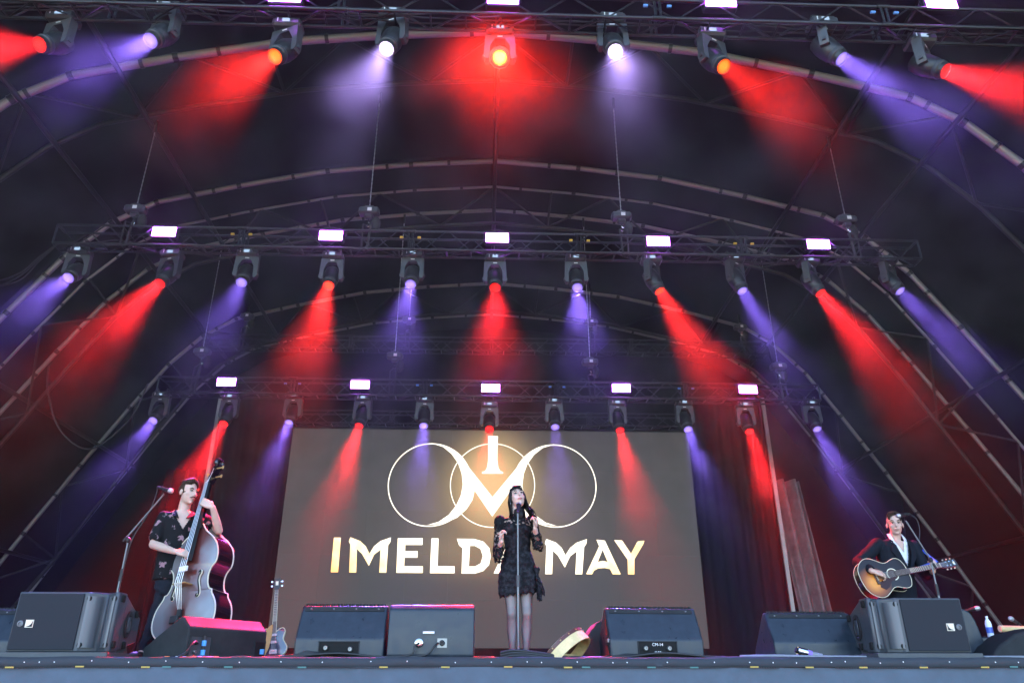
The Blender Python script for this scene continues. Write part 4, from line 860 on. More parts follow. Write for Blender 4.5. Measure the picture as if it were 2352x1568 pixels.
for s in (-1, 1):
    for y in (.91, .95, .99):
        ttube(AG, T, 'tuning_post', [(s*.018, y, .055), (s*.018, y, .07)], .006, 'chrome', 8); b = MB(); b.ell(T @ Vector((s*.048, y, .045)), (.009, .012, .009), 8, 6); b.build('tuning_button', M['cream'], AG)
for i in range(6):
    x = -.018+.0072*i; ttube(AG, T, 'string', [(x*1.5, .16, .072), (x, .845, .0715), (x*.9, .93, .062)], .0012, 'string', 4)
tbox(AG, T, 'logo', (0, 1.0, .0565), (.03, .02, .001), 'cream')
AGT = T.copy()

# semi-hollow bass guitar on its stand
mat('bass_blue', (.03, .045, .075), .12, coat=1.); mat('strap_tan', (.42, .24, .09), .7)
YB = 10.6; h0, h1 = at(627, 1508, YB), at(638, 1326, YB+.12); u = (h1-h0).normalized(); sc = (h1-h0).length/1.14
T = frame(u, (.1, -1, .12), h0) @ Matrix.Scale(sc, 4)
EG = thing('bass_guitar', 'dark blue semi-hollow bass guitar with tan strap standing on the stage', 'bass guitar', T @ Vector((0, 0, 0)))
ol = outline([(.0, .001), (.01, .1), (.05, .17), (.12, .19), (.18, .165), (.23, .135), (.29, .14), (.345, .155), (.385, .14), (.395, .105), (.37, .06), (.35, .03)], 4)
body_mesh(EG, T, ol, .045, .006, 'bass_blue', 'bass_blue', 'cream', .006)
b = MB(); b.prism([(-.03, .33), (.03, .33), (.022, .95), (-.022, .95)], .026, .04, T); b.build('fingerboard', M['rosewood'], EG)
for s in (-1, 1): ttube(EG, T, 'neck_binding', [(s*.03, .33, .041), (s*.022, .95, .041)], .003, 'cream', 5)
for k in range(16): y = .95-.62*(1-.5**((k+1)/8.5)); tbox(EG, T, 'fret', (0, y, .0415), (.05, .005, .003), 'cream')
b = MB(); b.prism([(-.024, .95), (.024, .95), (.05, 1.0), (.038, 1.1), (.05, 1.13), (0, 1.115), (-.05, 1.13), (-.038, 1.1), (-.05, 1.0)], .012, .03, T); b.build('headstock', M['ebony'], EG); tbox(EG, T, 'headstock_inlay', (0, 1.05, .031), (.04, .06, .002), 'cream')
for s in (-1, 1):
    for y in (1.01, 1.075): ttube(EG, T, 'tuning_post', [(s*.02, y, .02), (s*.06, y, .02)], .005, 'chrome', 6); tbox(EG, T, 'tuning_key', (s*.075, y, .02), (.03, .03, .01), 'chrome', .003)
for y in (.2, .3): tbox(EG, T, 'pickup', (0, y, .035), (.1, .04, .02), 'chrome', .004)
tbox(EG, T, 'bridge', (0, .07, .035), (.11, .07, .02), 'chrome', .004)
for i in range(4): x = -.02+.0133*i; ttube(EG, T, 'string', [(x*1.3, .08, .05), (x, .95, .046)], .002, 'string', 4)
b = MB(); b.prism([(-.06, .43), (-.02, .45), (-.025, .3), (-.06, .12), (-.11, .02), (-.13, .04), (-.1, .2), (-.13, .36)], .05, .056, T); b.build('strap', M['strap_tan'], EG)
p = T @ Vector((0, .1, -.06))
R = thing('guitar_stand', 'low black stand under the blue bass guitar', 'guitar stand', (p.x, p.y+.05, 0))
for s in (-1, 1): bar('leg', (p.x, p.y+.12, .3), (p.x+s*.2, p.y-.1, .01), .011, M['rubber'], R); bar('yoke_arm', (p.x+s*.03, p.y+.05, .12), (p.x+s*.12, p.y-.08, .1), .012, M['rubber'], R)
bar('leg', (p.x, p.y+.12, .3), (p.x, p.y+.3, .01), .011, M['rubber'], R)

# ------------------------------------------------------------------ backstage bits at the right edge
a = at(2277, 1462, 8.6); R = thing('water_bottle', 'clear plastic water bottle with blue label behind the right speaker', 'bottle', a)
mat('pet', (.75, .8, .85), .1, spec=.7); mat('label_blue', (.05, .12, .5), .4)
b = MB(); b.lathe([(.03, 0), (.034, .01), (.033, .13), (.026, .16), (.012, .185), (.012, .2)], 14); local('body', b, 'pet', R); b = MB(); b.lathe([(.0345, .04), (.0345, .1)], 14); local('label', b, 'label_blue', R); b = MB(); b.lathe([(.015, .2), (.015, .215)], 10); local('cap', b, 'white_print', R)
R = thing('flight_case', 'black flight case behind the right front speaker holding a bottle', 'case', (a.x+.25, 8.75, 0))
b = MB(); b.box((.02, .05, (a.z-.002)/2), (.95, .6, a.z-.004), bev=.015); local('shell', b, 'wedge_paint', R)
for z in (a.z*.35, a.z*.62): b = MB(); b.box((.02, -.255, z), (.96, .014, .025)); local('edge_strip', b, 'panel_metal', R)
p0, p1 = at(2296, 1443, 8.5), at(2420, 1446, 8.5); tag(bar('wooden_bar', p0, p1, .035, M['drum_wood'], None, 10), 'pale wooden bar lying on the case at the right edge', 'bar')
p0 = at(2212, 1404, 8.4); p1 = at(2245, 1396, 8.3); microphone('small microphone on a short stalk behind the right front speaker', p1, p0)
p0 = at(2345, 1435, 8.4); p1 = at(2322, 1420, 8.3); microphone('small microphone pointing up-left at the right picture edge', p1, p0)
# ------------------------------------------------------------------ people
def skin_mat(name, col):
    m = mat(name, col, .5, var=(9, .06)); b_ = m.node_tree.nodes['Principled BSDF']; b_.inputs['Subsurface Weight'].default_value = .12; b_.inputs['Subsurface Radius'].default_value = (.02, .008, .005); return m
skin_mat('skin_a', (.66, .46, .38)); skin_mat('skin_b', (.6, .41, .33)); skin_mat('skin_c', (.62, .4, .32))
mat('hair_black', (.012, .01, .01), .38, spec=.2, var=(40, .4)); mat('hair_brown', (.045, .026, .016), .5, spec=.2, var=(60, .5)); mat('hair_dark', (.05, .036, .028), .6, spec=.2, var=(60, .5)); mat('shaved', (.3, .24, .21), .7)
mat('lips_pink', (.5, .16, .16), .4); mat('lips_plain', (.45, .22, .18), .5); mat('eye_white', (.5, .47, .45), .3); mat('eye_dark', (.02, .015, .012), .2)
TMP = bpy.data.scenes.new('workbench')
def clean(mb, vox, smooth=4, fac=.5):
    me = mb.mesh('tmp'); o = bpy.data.objects.new('tmp', me); TMP.collection.objects.link(o)
    r = o.modifiers.new('r', 'REMESH'); r.mode = 'VOXEL'; r.voxel_size = vox
    s = o.modifiers.new('s', 'SMOOTH'); s.iterations = smooth; s.factor = fac
    vl = TMP.view_layers[0]; vl.update(); out = bpy.data.meshes.new_from_object(o.evaluated_get(vl.depsgraph)); bpy.data.objects.remove(o)
    out.polygons.foreach_set('use_smooth', [True]*len(out.polygons)); return out
def limb(mb, pts, rs, n=14, flat=1.):
    """rounded tapered chain through pts"""
    P = [Vector(p) for p in pts]; Q = []; S_ = []
    for i in range(len(P)-1):
        for k in range(6): t = k/6; Q.append(P[i].lerp(P[i+1], t)); S_.append(rs[i]+(rs[i+1]-rs[i])*t)
    Q.append(P[-1]); S_.append(rs[-1])
    mb.tube(Q, S_, n, True, flat)
    for p, r_ in ((P[0], rs[0]), (P[-1], rs[-1])): mb.ell(p, (r_, r_, r_), 12, 8)
    for p, r_ in zip(P[1:-1], rs[1:-1]): mb.ell(p, (r_, r_, r_), 12, 8)
def loft(mb, rings, xs, n=24, pw=2.3):
    """rings: (centre, half width, half depth); xs: shoulder axis"""
    vs = []; fs = []; xs = Vector((xs.x, xs.y, xs.z)).normalized()
    for c, a, d in rings:
        f = Vector((xs.y, -xs.x, 0)).normalized()
        for k in range(n):
            th = 2*PI*k/n; cc, ss = math.cos(th), math.sin(th)
            vs.append(Vector(c)+xs*(a*math.copysign(abs(cc)**(2/pw), cc))+f*(d*math.copysign(abs(ss)**(2/pw), ss)))
    for i in range(len(rings)-1):
        for k in range(n): fs.append((i*n+k, i*n+(k+1) % n, (i+1)*n+(k+1) % n, (i+1)*n+k))
    fs.append(tuple(range(n))[::-1]); fs.append(tuple((len(rings)-1)*n+k for k in range(n))); mb.add(vs, fs)
def basis(f, up):
    f = Vector(f).normalized(); x = f.cross(Vector(up)).normalized(); u = x.cross(f)
    return Matrix(((x.x, f.x, u.x), (x.y, f.y, u.y), (x.z, f.z, u.z)))
def head_parts(mb, c, B, s=1.):
    c = Vector(c); w = lambda p: c+B @ (Vector(p)*s)
    def el(p, r_): mb.ell(w(p), [k*s for k in r_], 16, 12, B)
    el((0, -.014, .032), (.073, .094, .083)); el((0, .02, -.028), (.06, .072, .084)); el((0, .03, -.074), (.046, .05, .036)); el((0, .068, -.098), (.02, .018, .015))
    for q in (-1, 1): el((q*.038, .055, -.022), (.022, .024, .02)); el((q*.077, -.008, -.012), (.009, .018, .028)); el((q*.03, .078, .024), (.024, .012, .008))
    mb.tube([w((0, .084, .016)), w((0, .1, -.008)), w((0, .108, -.026)), w((0, .086, -.034))], [.008*s, .0105*s, .013*s, .008*s], 10); el((0, .08, -.064), (.026, .014, .016))
def face_bits(R, c, B, s=1., lips='lips_plain', brow='hair_dark', lash=False):
    c = Vector(c); w = lambda p: c+B @ (Vector(p)*s)
    for q in (-1, 1):
        b = MB(); b.ell(w((q*.03, .0795, .004)), [k*s for k in (.0125, .008, .0045)], 12, 8, B); b.build('eye', M['eye_white'], R, smooth=80)
        b = MB(); b.ell(w((q*.029, .0865, .004)), [k*s for k in (.0058, .003, .0048)], 10, 8, B); b.build('iris', M['eye_dark'], R, smooth=80)
        b = MB(); b.tube([w((q*.014, .089, .026)), w((q*.032, .0895, .032)), w((q*.052, .078, .025))], [.004*s, .005*s, .0025*s], 6); b.build('eyebrow', M[brow], R, smooth=80)
        b = MB(); b.tube([w((q*.013, .085, .008)), w((q*.03, .0885, .0125)), w((q*.047, .079, .007))], [.0022*s, (.0042 if lash else .003)*s, .0022*s], 6); b.build('eyelid', M['eye_dark' if lash else brow], R, smooth=80)
    b = MB(); b.tube([w((-.025, .086, -.062)), w((-.01, .0955, -.0585)), w((0, .0955, -.06)), w((.01, .0955, -.0585)), w((.025, .086, -.062))], [.002*s, .0055*s, .0055*s, .0055*s, .002*s], 8)
    b.tube([w((-.023, .086, -.064)), w((0, .0965, -.07)), w((.023, .086, -.064))], [.002*s, .007*s, .002*s], 8); b.build('lips', M[lips], R, smooth=80)
def hand(mb, wrist, d, nrm, thumb, curl=(.5, .7, .5), s=1., spread=.0, thumb_in=.4):
    """palm, four jointed fingers and a thumb. d: wrist to knuckles; nrm: palm faces this way; thumb: +1/-1 side"""
    w = Vector(wrist); d = Vector(d).normalized(); nrm = Vector(nrm); nrm = (nrm-d*nrm.dot(d)).normalized(); sd = d.cross(nrm)*thumb
    for t in (-1, -.33, .33, 1): limb(mb, [w+d*.005*s, w+d*.05*s+sd*(.022*t)*s, w+d*.09*s+sd*(.031*t)*s], [.017*s, .0165*s, .0125*s], 8)
    for i, L_ in enumerate((.074, .083, .077, .06)):
        t = 1-.66*i; p = w+d*.092*s+sd*(.031*t)*s; ang = 0; pts = [p]
        for k, (seg, cu) in enumerate(zip((.45, .32, .26), curl)):
            ang += cu*(1+.06*i); v = (d*math.cos(ang)+nrm*math.sin(ang)+sd*spread*t).normalized(); p = p+v*(L_*seg*s); pts.append(p)
        limb(mb, pts, [.0098*s, .0092*s, .0085*s, .0072*s], 8)
    p0 = w+d*.028*s+sd*.026*s; v1 = (d*.62+sd*(.7-thumb_in*.5)+nrm*thumb_in).normalized(); v2 = (d*.85+sd*(.15-thumb_in*.4)+nrm*(thumb_in+.1)).normalized()
    limb(mb, [p0, p0+v1*.042*s, p0+v1*.042*s+v2*.032*s, p0+v1*.042*s+v2*.058*s], [.0145*s, .012*s, .0105*s, .008*s], 8)
def cut(me, fn):
    bm = bmesh.new(); bm.from_mesh(me); bmesh.ops.delete(bm, geom=[f for f in bm.faces if fn(f.calc_center_median())], context='FACES'); bm.to_mesh(me); bm.free()
def push(me, fn):
    n = len(me.vertices); co = [0.]*(3*n); no = [0.]*(3*n); me.vertices.foreach_get('co', co); me.vertices.foreach_get('normal', no)
    for i in range(n):
        k = 3*i; d_ = fn(Vector(co[k:k+3])); co[k] += no[k]*d_; co[k+1] += no[k+1]*d_; co[k+2] += no[k+2]*d_
    me.vertices.foreach_set('co', co); me.update()
def wrinkle(me, amp, sc, seed=0, zs=1.):
    def fn(c):
        p = Vector((c.x*sc, c.y*sc, c.z*sc*zs+seed)); return amp*(mnoise.noise(p)+.5*mnoise.noise(p*2.1))
    push(me, fn)
def cloth(nm, me, m, R, thick=.006, vis=True):
    o = mesh_obj(nm, me, M[m], R)
    if thick: md = o.modifiers.new('t', 'SOLIDIFY'); md.thickness = thick; md.offset = 1
    return o

# ---- singer
YA = 7.92
def A(x, y, dy=0.): return at(x, y, YA+dy)
SG = thing('person', 'woman in a short black lace dress singing at the microphone', 'person', (A(1192, 1500).x, YA, 0), 'performers')
hc = A(1188, 1143.5); HB_ = basis((.13, -.93, .36), (-.16, .12, 1)); xs = Vector((1, -.06, 0)).normalized()
b = MB(); head_parts(b, hc, HB_, 1.06)
nb = A(1184, 1186, .03); limb(b, [hc+Vector((-.01, .02, -.06)), nb], [.047, .052])
ch, wa, hp_, cr0 = A(1187, 1215, .02), A(1189, 1262, .02), A(1191, 1325, .02), A(1191, 1350, .02)
loft(b, [(A(1184, 1187, .03), .06, .05), (A(1185, 1193, .03), .15, .06), (A(1186, 1204, .02), .165, .085), (ch, .14, .1), (A(1188, 1237, .02), .128, .1), (wa, .118, .085), (A(1190, 1295, .02), .15, .1), (hp_, .178, .115), (cr0, .165, .1)], xs)
sl, sr = A(1148, 1199, .02), A(1222, 1196, .02)
el_, wl = A(1142, 1273, .0), A(1151, 1243, -.2); er, wr = A(1234, 1250, .02), A(1229, 1213, -.18)
limb(b, [sl, el_, wl], [.046, .037, .024]); limb(b, [sr, er, wr], [.046, .037, .024])
hand(b, wl, Vector((.05, -.15, 1)), Vector((.8, -.5, .1)), -1, (.9, 1., .7), .95, 0, .5); hand(b, wr, Vector((.06, -.12, 1)), Vector((-.85, -.4, .1)), 1, (.9, 1., .7), .95, 0, .5)
legs = []
for hx_, kx, ax_, k0 in ((1173, 1175.5, 1177, 0), (1208, 1210, 1208, .0)):
    hj, kj, an = A(hx_, 1352, .02), A(kx, 1409, -.01), A(ax_, 1490, .02); an.z = .09
    legs.append([hj, hj.lerp(kj, .75), kj+Vector((0, -.012, 0)), kj.lerp(an, .14), kj.lerp(an, .36)+Vector((0, .02, 0)), kj.lerp(an, .7), an]); limb(b, legs[-1], [.07, .052, .05, .043, .05, .036, .026])
    limb(b, [an, an+Vector((0, .0, -.045)), an+Vector((0, -.13, -.07))], [.033, .03, .024])
mesh_obj('body', clean(b, .0065, 4), M['skin_a'], SG)
face_bits(SG, hc, HB_, 1.06, 'lips_pink', 'hair_black', True)
m = mat('tights', (.3, .25, .24), .45); nn, ll, bs = nodes(m); lw = nn.new('ShaderNodeLayerWeight'); lw.inputs[0].default_value = .35
cr = nn.new('ShaderNodeValToRGB'); ll.new(lw.outputs['Facing'], cr.inputs[0]); cr.color_ramp.elements[0].color = (.21, .175, .167, 1); cr.color_ramp.elements[1].color = (.03, .028, .03, 1); cr.color_ramp.elements[1].position = .62; ll.new(cr.outputs[0], bs.inputs['Base Color'])
for L4 in legs:
    b = MB(); limb(b, L4, [.073, .056, .0535, .0465, .054, .04, .03]); mesh_obj('stocking', clean(b, .007, 4), M['tights'], SG)
    an = L4[-1]; b = MB(); limb(b, [an+Vector((0, .01, -.045)), an+Vector((0, -.06, -.06)), an+Vector((0, -.15, -.075))], [.036, .034, .022]); limb(b, [an+Vector((0, .03, -.04)), an+Vector((0, .04, -.085))], [.02, .008]); mesh_obj('shoe', clean(b, .007, 3), M['rubber'], SG)
m = mat('lace_solid', (.016, .016, .019), .8, spec=.15); nn, ll, bs = nodes(m); tc = nn.new('ShaderNodeTexCoord'); vo = nn.new('ShaderNodeTexVoronoi'); vo.inputs['Scale'].default_value = 70; nz = nn.new('ShaderNodeTexNoise'); nz.inputs['Scale'].default_value = 28
ll.new(tc.outputs['Object'], vo.inputs['Vector']); ll.new(tc.outputs['Object'], nz.inputs['Vector']); cr = nn.new('ShaderNodeValToRGB'); ll.new(nz.outputs[0], cr.inputs[0]); cr.color_ramp.elements[0].position = .4; cr.color_ramp.elements[0].color = (.008, .008, .01, 1); cr.color_ramp.elements[1].position = .68; cr.color_ramp.elements[1].color = (.03, .03, .036, 1); ll.new(cr.outputs[0], bs.inputs['Base Color'])
bp = nn.new('ShaderNodeBump'); bp.inputs['Strength'].default_value = .8; bp.inputs['Distance'].default_value = .006; ll.new(vo.outputs[0], bp.inputs['Height']); ll.new(bp.outputs[0], bs.inputs['Normal'])
m = mat('lace_open', (.01, .01, .012), .8, spec=.15); nn, ll, bs = nodes(m); tc = nn.new('ShaderNodeTexCoord'); nz = nn.new('ShaderNodeTexNoise'); nz.inputs['Scale'].default_value = 34; nz.inputs['Detail'].default_value = 2
ll.new(tc.outputs['Object'], nz.inputs['Vector']); cr = nn.new('ShaderNodeValToRGB'); ll.new(nz.outputs[0], cr.inputs[0]); cr.color_ramp.interpolation = 'LINEAR'; cr.color_ramp.elements[0].position = .53; cr.color_ramp.elements[0].color = (1, 1, 1, 1); cr.color_ramp.elements[1].position = .58; cr.color_ramp.elements[1].color = (.12, .12, .12, 1); ll.new(cr.outputs[0], bs.inputs['Alpha'])
b = MB(); loft(b, [(A(1186.5, 1209, .02), .15, .1), (ch, .15, .112), (A(1188, 1238, .02), .137, .11), (wa, .128, .094), (A(1190, 1290, .02), .165, .112), (hp_, .203, .125), (A(1190, 1350, .02), .2, .122), (A(1188, 1378, .02), .172, .115)], xs)
for q in (-1, 1): b.ell(ch+Vector((q*.06, -.075, -.02)), (.066, .06, .062), 14, 10)
me = clean(b, .0075, 3)
zt_, zb_ = A(1186, 1212).z, A(1188, 1366).z
def ruche(c):              # ruched rows over belly and hips
    s_ = min(1, max(0, (wa.z+.1-c.z)/.12)); return .009*s_*mnoise.noise(Vector((c.x*2.5, c.y*2.5, c.z*26)))+.002*mnoise.noise(c*30)
push(me, ruche)
cut(me, lambda p: p.z < zb_+.012*math.sin(p.x*95)+.1*(p.x-A(1188, 1366).x)*1.1); cloth('dress', me, 'lace_solid', SG, .004)
b = MB(); loft(b, [(A(1184, 1181, .03), .056, .056), (A(1184, 1188, .03), .075, .06), (A(1185, 1193, .03), .158, .07), (A(1186, 1203, .02), .172, .098), (A(1187, 1215, .02), .148, .113)], xs); me = clean(b, .0075, 4); cut(me, lambda p: p.z < A(1186, 1214).z); cloth('lace_yoke', me, 'lace_open', SG, 0)
for sj, ej, wj, bot in ((sl, el_, wl, (1147, 1290)), (sr, er, wr, (1237, 1263))):
    b = MB(); bt = A(*bot, -.08); mid = ej.lerp(wj, .55); limb(b, [sj+Vector((0, 0, .012)), sj.lerp(ej, .5), ej, mid], [.062, .05, .05, .055]); limb(b, [mid, bt.lerp(mid, .3), bt], [.055, .06, .052], 14, .7)
    me = clean(b, .008, 3); wrinkle(me, .006, 30); cut(me, lambda p: p.z < bt.z+.012*math.sin(p.x*120+p.y*90) or (p-wj).length < .035); cloth('sleeve', me, 'lace_open', SG, 0)
    b = MB(); limb(b, [sj+Vector((0, 0, .01)), sj.lerp(ej, .3)], [.055, .045]); me = clean(b, .008, 3); wrinkle(me, .005, 30); cloth('puff', me, 'lace_solid', SG, 0)
b = MB(); rf = random.Random(2); base_ = A(1233, 1310, -.05)
for k in range(16):
    p = base_+Vector((rf.uniform(-.03, .012), rf.uniform(-.05, .04), -.02-.008*k)); L_ = rf.uniform(.1, .2); sw = rf.uniform(.01, .075)
    pts = [p, p+Vector((sw*.5, -.012, -L_*.35)), p+Vector((sw*.8+rf.uniform(-.01, .01), 0, -L_*.7)), p+Vector((sw, rf.uniform(-.02, .02), -L_))]
    b.tube(curve(pts, 4), [.016]*4+[.021]*4+[.02]*4+[.007], 6, True, .35)
for k in range(6): b.ell(base_+Vector((rf.uniform(-.02, .012), rf.uniform(-.03, .02), rf.uniform(-.04, .03))), (.022, .024, .02), 8, 6)
me = clean(b, .006, 2); wrinkle(me, .006, 45); cloth('hip_ruffle', me, 'lace_solid', SG, 0)
# hair: cap with fringe plus long strands
b = MB(); w = lambda p: hc+HB_ @ (Vector(p)*1.06)
b.ell(w((0, -.024, .036)), (.084, .103, .092), 20, 14, HB_); b.ell(w((0, .012, .082)), (.07, .078, .03), 14, 8, HB_)
for q in (-1, 1): limb(b, [w((q*.05, .02, .085)), w((q*.076, .018, .02)), w((q*.08, -.01, -.06)), w((q*.082, -.03, -.13))], [.018, .012, .014, .013], 8)
limb(b, [w((0, -.07, .03)), w((0, -.08, -.08)), w((0, -.075, -.16))], [.075, .075, .07]); me = clean(b, .006, 2)
wrinkle(me, .003, 60, 0, .2); cut(me, lambda p: (HB_.transposed() @ (p-hc)).y > .07 and (HB_.transposed() @ (p-hc)).z < .05); mesh_obj('hair', me, M['hair_black'], SG)
b = MB(); rf = random.Random(5)
for k in range(90):
    q = -1 if k % 3 else 1; f_ = rf.uniform(-.08, .012); x0 = q*rf.uniform(.066, .084); fl = rf.uniform(.2, .75)
    if q < 0: pts = [w((x0*.7, f_, .07)), w((x0, f_, 0)), w((x0*1.12, f_, -.09)), w((x0*(1.2+fl*.5), f_+.03, -.19)), w((x0*(1.15+fl*.6), f_+.06, -.3-rf.uniform(0, .06)))]
    else: pts = [w((x0*.7, f_, .07)), w((x0, f_, 0)), w((x0*1.02, f_-.01, -.07)), w((x0*(1.02+fl*.2), f_-.02, -.13)), w((x0*(1.1+fl*.5), f_-.02, -.17-rf.uniform(0, .04)))]
    pts = [p if i < 3 else Vector((p.x, p.y, p.z)) for i, p in enumerate(pts)]; cv = curve(pts, 4); b.tube(cv, [.007*(1-.75*i/(len(cv)-1)) for i in range(len(cv))], 5, True, .7)
for k in range(26):
    x0 = -.05+.1*k/25+rf.uniform(-.004, .004); L_ = .035+abs(x0)*.55+rf.uniform(-.008, .01); pts = [w((x0*.5, .05, .115)), w((x0*.9, .082, .085)), w((x0*1.05, .094-abs(x0)*.3, .09-L_))]; cv = curve(pts, 4); b.tube(cv, [.0045*(1-.7*i/(len(cv)-1)) for i in range(len(cv))], 5)
tag(b.build('hair_strands', M['hair_black'], SG, smooth=60), None, kind='stuff')
b = MB(); b.ell(w((.08, 0, -.055)), (.006, .006, .008), 8, 6); b.build('earring', M['chrome'], SG)

# ---- bass player
YA = 8.1
BP = thing('person', 'man with a moustache in a black floral shirt playing the double bass', 'person', (A(398, 1500).x, YA, 0), 'performers')
hc = A(432, 1131, -.02); HB_ = basis((.86, -.5, -.04), (.03, .02, 1)); xs = Vector((.93, .36, 0)).normalized()
b = MB(); head_parts(b, hc, HB_, 1.12)
nb = A(421, 1176, .02); limb(b, [hc+Vector((-.015, .02, -.06)), nb, A(419, 1190, .03)], [.058, .062, .075])
ch, wa, hp_ = A(416, 1222, .04), A(402, 1292, .06), A(397, 1345, .07)
loft(b, [(A(421, 1174, .03), .088, .068), (A(420, 1184, .03), .185, .085), (A(419, 1199, .035), .205, .105), (ch, .185, .12), (A(409, 1260, .05), .165, .115), (wa, .155, .11), (A(399, 1325, .06), .165, .115), (hp_, .165, .115)], xs)
sl, sr = A(379, 1190, -.03), A(464, 1193, .1)
el_, wl = A(352, 1250, -.1), A(401, 1266, -.33); er, wr = A(502, 1218, -.04), A(489, 1165, -.2)
limb(b, [sl, sl.lerp(el_, .5), el_, el_.lerp(wl, .35), wl], [.06, .053, .043, .044, .028]); limb(b, [sr, sr.lerp(er, .5), er, er.lerp(wr, .35), wr], [.06, .053, .043, .044, .028])
hand(b, wl, Vector((1, .12, -.12)), Vector((.05, .75, -.66)), 1, (.55, .75, .5), 1.05, 0, .3)
hand(b, wr, Vector((-.9, -.06, .5)), Vector((-.3, .93, -.1)), -1, (.25, .7, .7), 1.08, .05, .6)
legs = []
for hx_, kx, ax_, d1, d2 in ((384, 356, 330, .02, 0), (416, 420, 428, .1, .18)):
    hj, kj, an = A(hx_, 1348, .06), A(kx, 1425, .03+d1), A(ax_, 1495, .05+d2); an.z = .08; legs.append((hj, kj, an)); limb(b, [hj, kj, an], [.09, .06, .045]); limb(b, [an, an+Vector((-.02, -.15, -.04))], [.045, .035])
mesh_obj('body', clean(b, .0068, 4), M['skin_b'], BP); face_bits(BP, hc, HB_, 1.12, 'lips_plain', 'hair_brown')
m = mat('floral', (.012, .012, .014), .85, spec=.15); nn, ll, bs = nodes(m); tc = nn.new('ShaderNodeTexCoord')
vo = nn.new('ShaderNodeTexVoronoi'); vo.inputs['Scale'].default_value = 8.5; nz = nn.new('ShaderNodeTexNoise'); nz.inputs['Scale'].default_value = 34; nz.inputs['Detail'].default_value = 3
ll.new(tc.outputs['Object'], vo.inputs['Vector']); ll.new(tc.outputs['Object'], nz.inputs['Vector'])
ad = nn.new('ShaderNodeMath'); ad.operation = 'MULTIPLY_ADD'; ll.new(nz.outputs[0], ad.inputs[0]); ad.inputs[1].default_value = .9; ll.new(vo.outputs['Distance'], ad.inputs[2])
cr = nn.new('ShaderNodeValToRGB'); ll.new(ad.outputs[0], cr.inputs[0]); cr.color_ramp.elements[0].position = .62; cr.color_ramp.elements[0].color = (.3, .17, .2, 1); cr.color_ramp.elements[1].position = .72; cr.color_ramp.elements[1].color = (.011, .011, .013, 1); e1 = cr.color_ramp.elements.new(.67); e1.color = (.12, .1, .11, 1); ll.new(cr.outputs[0], bs.inputs['Base Color'])
b = MB(); loft(b, [(A(421, 1176, .03), .1, .08), (A(420, 1184, .03), .195, .098), (A(419, 1199, .035), .218, .12), (ch, .2, .137), (A(409, 1260, .05), .186, .132), (wa, .18, .13), (A(399, 1322, .06), .188, .135), (A(398, 1332, .06), .186, .132)], xs)
for sj, ej in ((sl, el_), (sr, er)): limb(b, [sj, sj.lerp(ej, .35), sj.lerp(ej, .72)], [.072, .07, .068])
me = clean(b, .008, 3); wrinkle(me, .009, 9, 3, .6); fx = Vector((xs.y, -xs.x, 0))
vtip, vtop = A(434, 1218), A(421, 1180); cen = A(420, 1186, .03)
def vcut(p, vt=vtip.z, tp=vtop.z, wd=.1):
    if (p-cen).dot(fx) < .02: return False
    t = (p.z-vt)/(tp-vt); return t > 0 and abs((p-cen).dot(xs)-.02*(1-t)) < wd*t
cut(me, lambda p: vcut(p) or (p.z > A(420, 1181).z and (Vector((p.x, p.y, 0))-Vector((nb.x, nb.y, 0))).length < .075) or min((p-sl.lerp(el_, .79)).length, (p-sr.lerp(er, .79)).length) < .055)
cloth('shirt', me, 'floral', BP, .006)
for q in (-1, 1):      # collar leaves
    t0 = cen+xs*(q*.075)+fx*.055+Vector((0, 0, .045)); t1 = cen+xs*(q*.035)+fx*.135+Vector((0, 0, -.045)); t2 = cen+xs*(q*.1)+fx*.125+Vector((0, 0, -.02)); t3 = cen+xs*(q*.1)+fx*.02+Vector((0, 0, .05))
    b = MB(); b.add([t0, t1, t2, t3]+[p+Vector((0, 0, .008))+fx*.006 for p in (t0, t1, t2, t3)], [(0, 1, 2, 3), (4, 7, 6, 5), (0, 4, 5, 1), (1, 5, 6, 2), (2, 6, 7, 3), (3, 7, 4, 0)]); b.build('collar', M['floral'], BP)
mat('trousers', (.013, .016, .024), .85, spec=.15, var=(8, .3))
b = MB(); loft(b, [(A(400, 1312, .06), .168, .12), (A(399, 1330, .065), .175, .125), (A(397, 1352, .07), .178, .125), (A(397, 1368, .07), .15, .11)], xs)
for hj, kj, an in legs: limb(b, [hj, kj, an+Vector((0, 0, -.02))], [.1, .075, .062])
me = clean(b, .009, 3); wrinkle(me, .009, 12, 8, 1.5); mesh_obj('trousers', me, M['trousers'], BP)
for hj, kj, an in legs: b = MB(); limb(b, [an+Vector((.01, .03, -.03)), an+Vector((-.025, -.17, -.035))], [.056, .045]); mesh_obj('shoe', clean(b, .008, 3), M['rubber'], BP)
w = lambda p: hc+HB_ @ (Vector(p)*1.12)
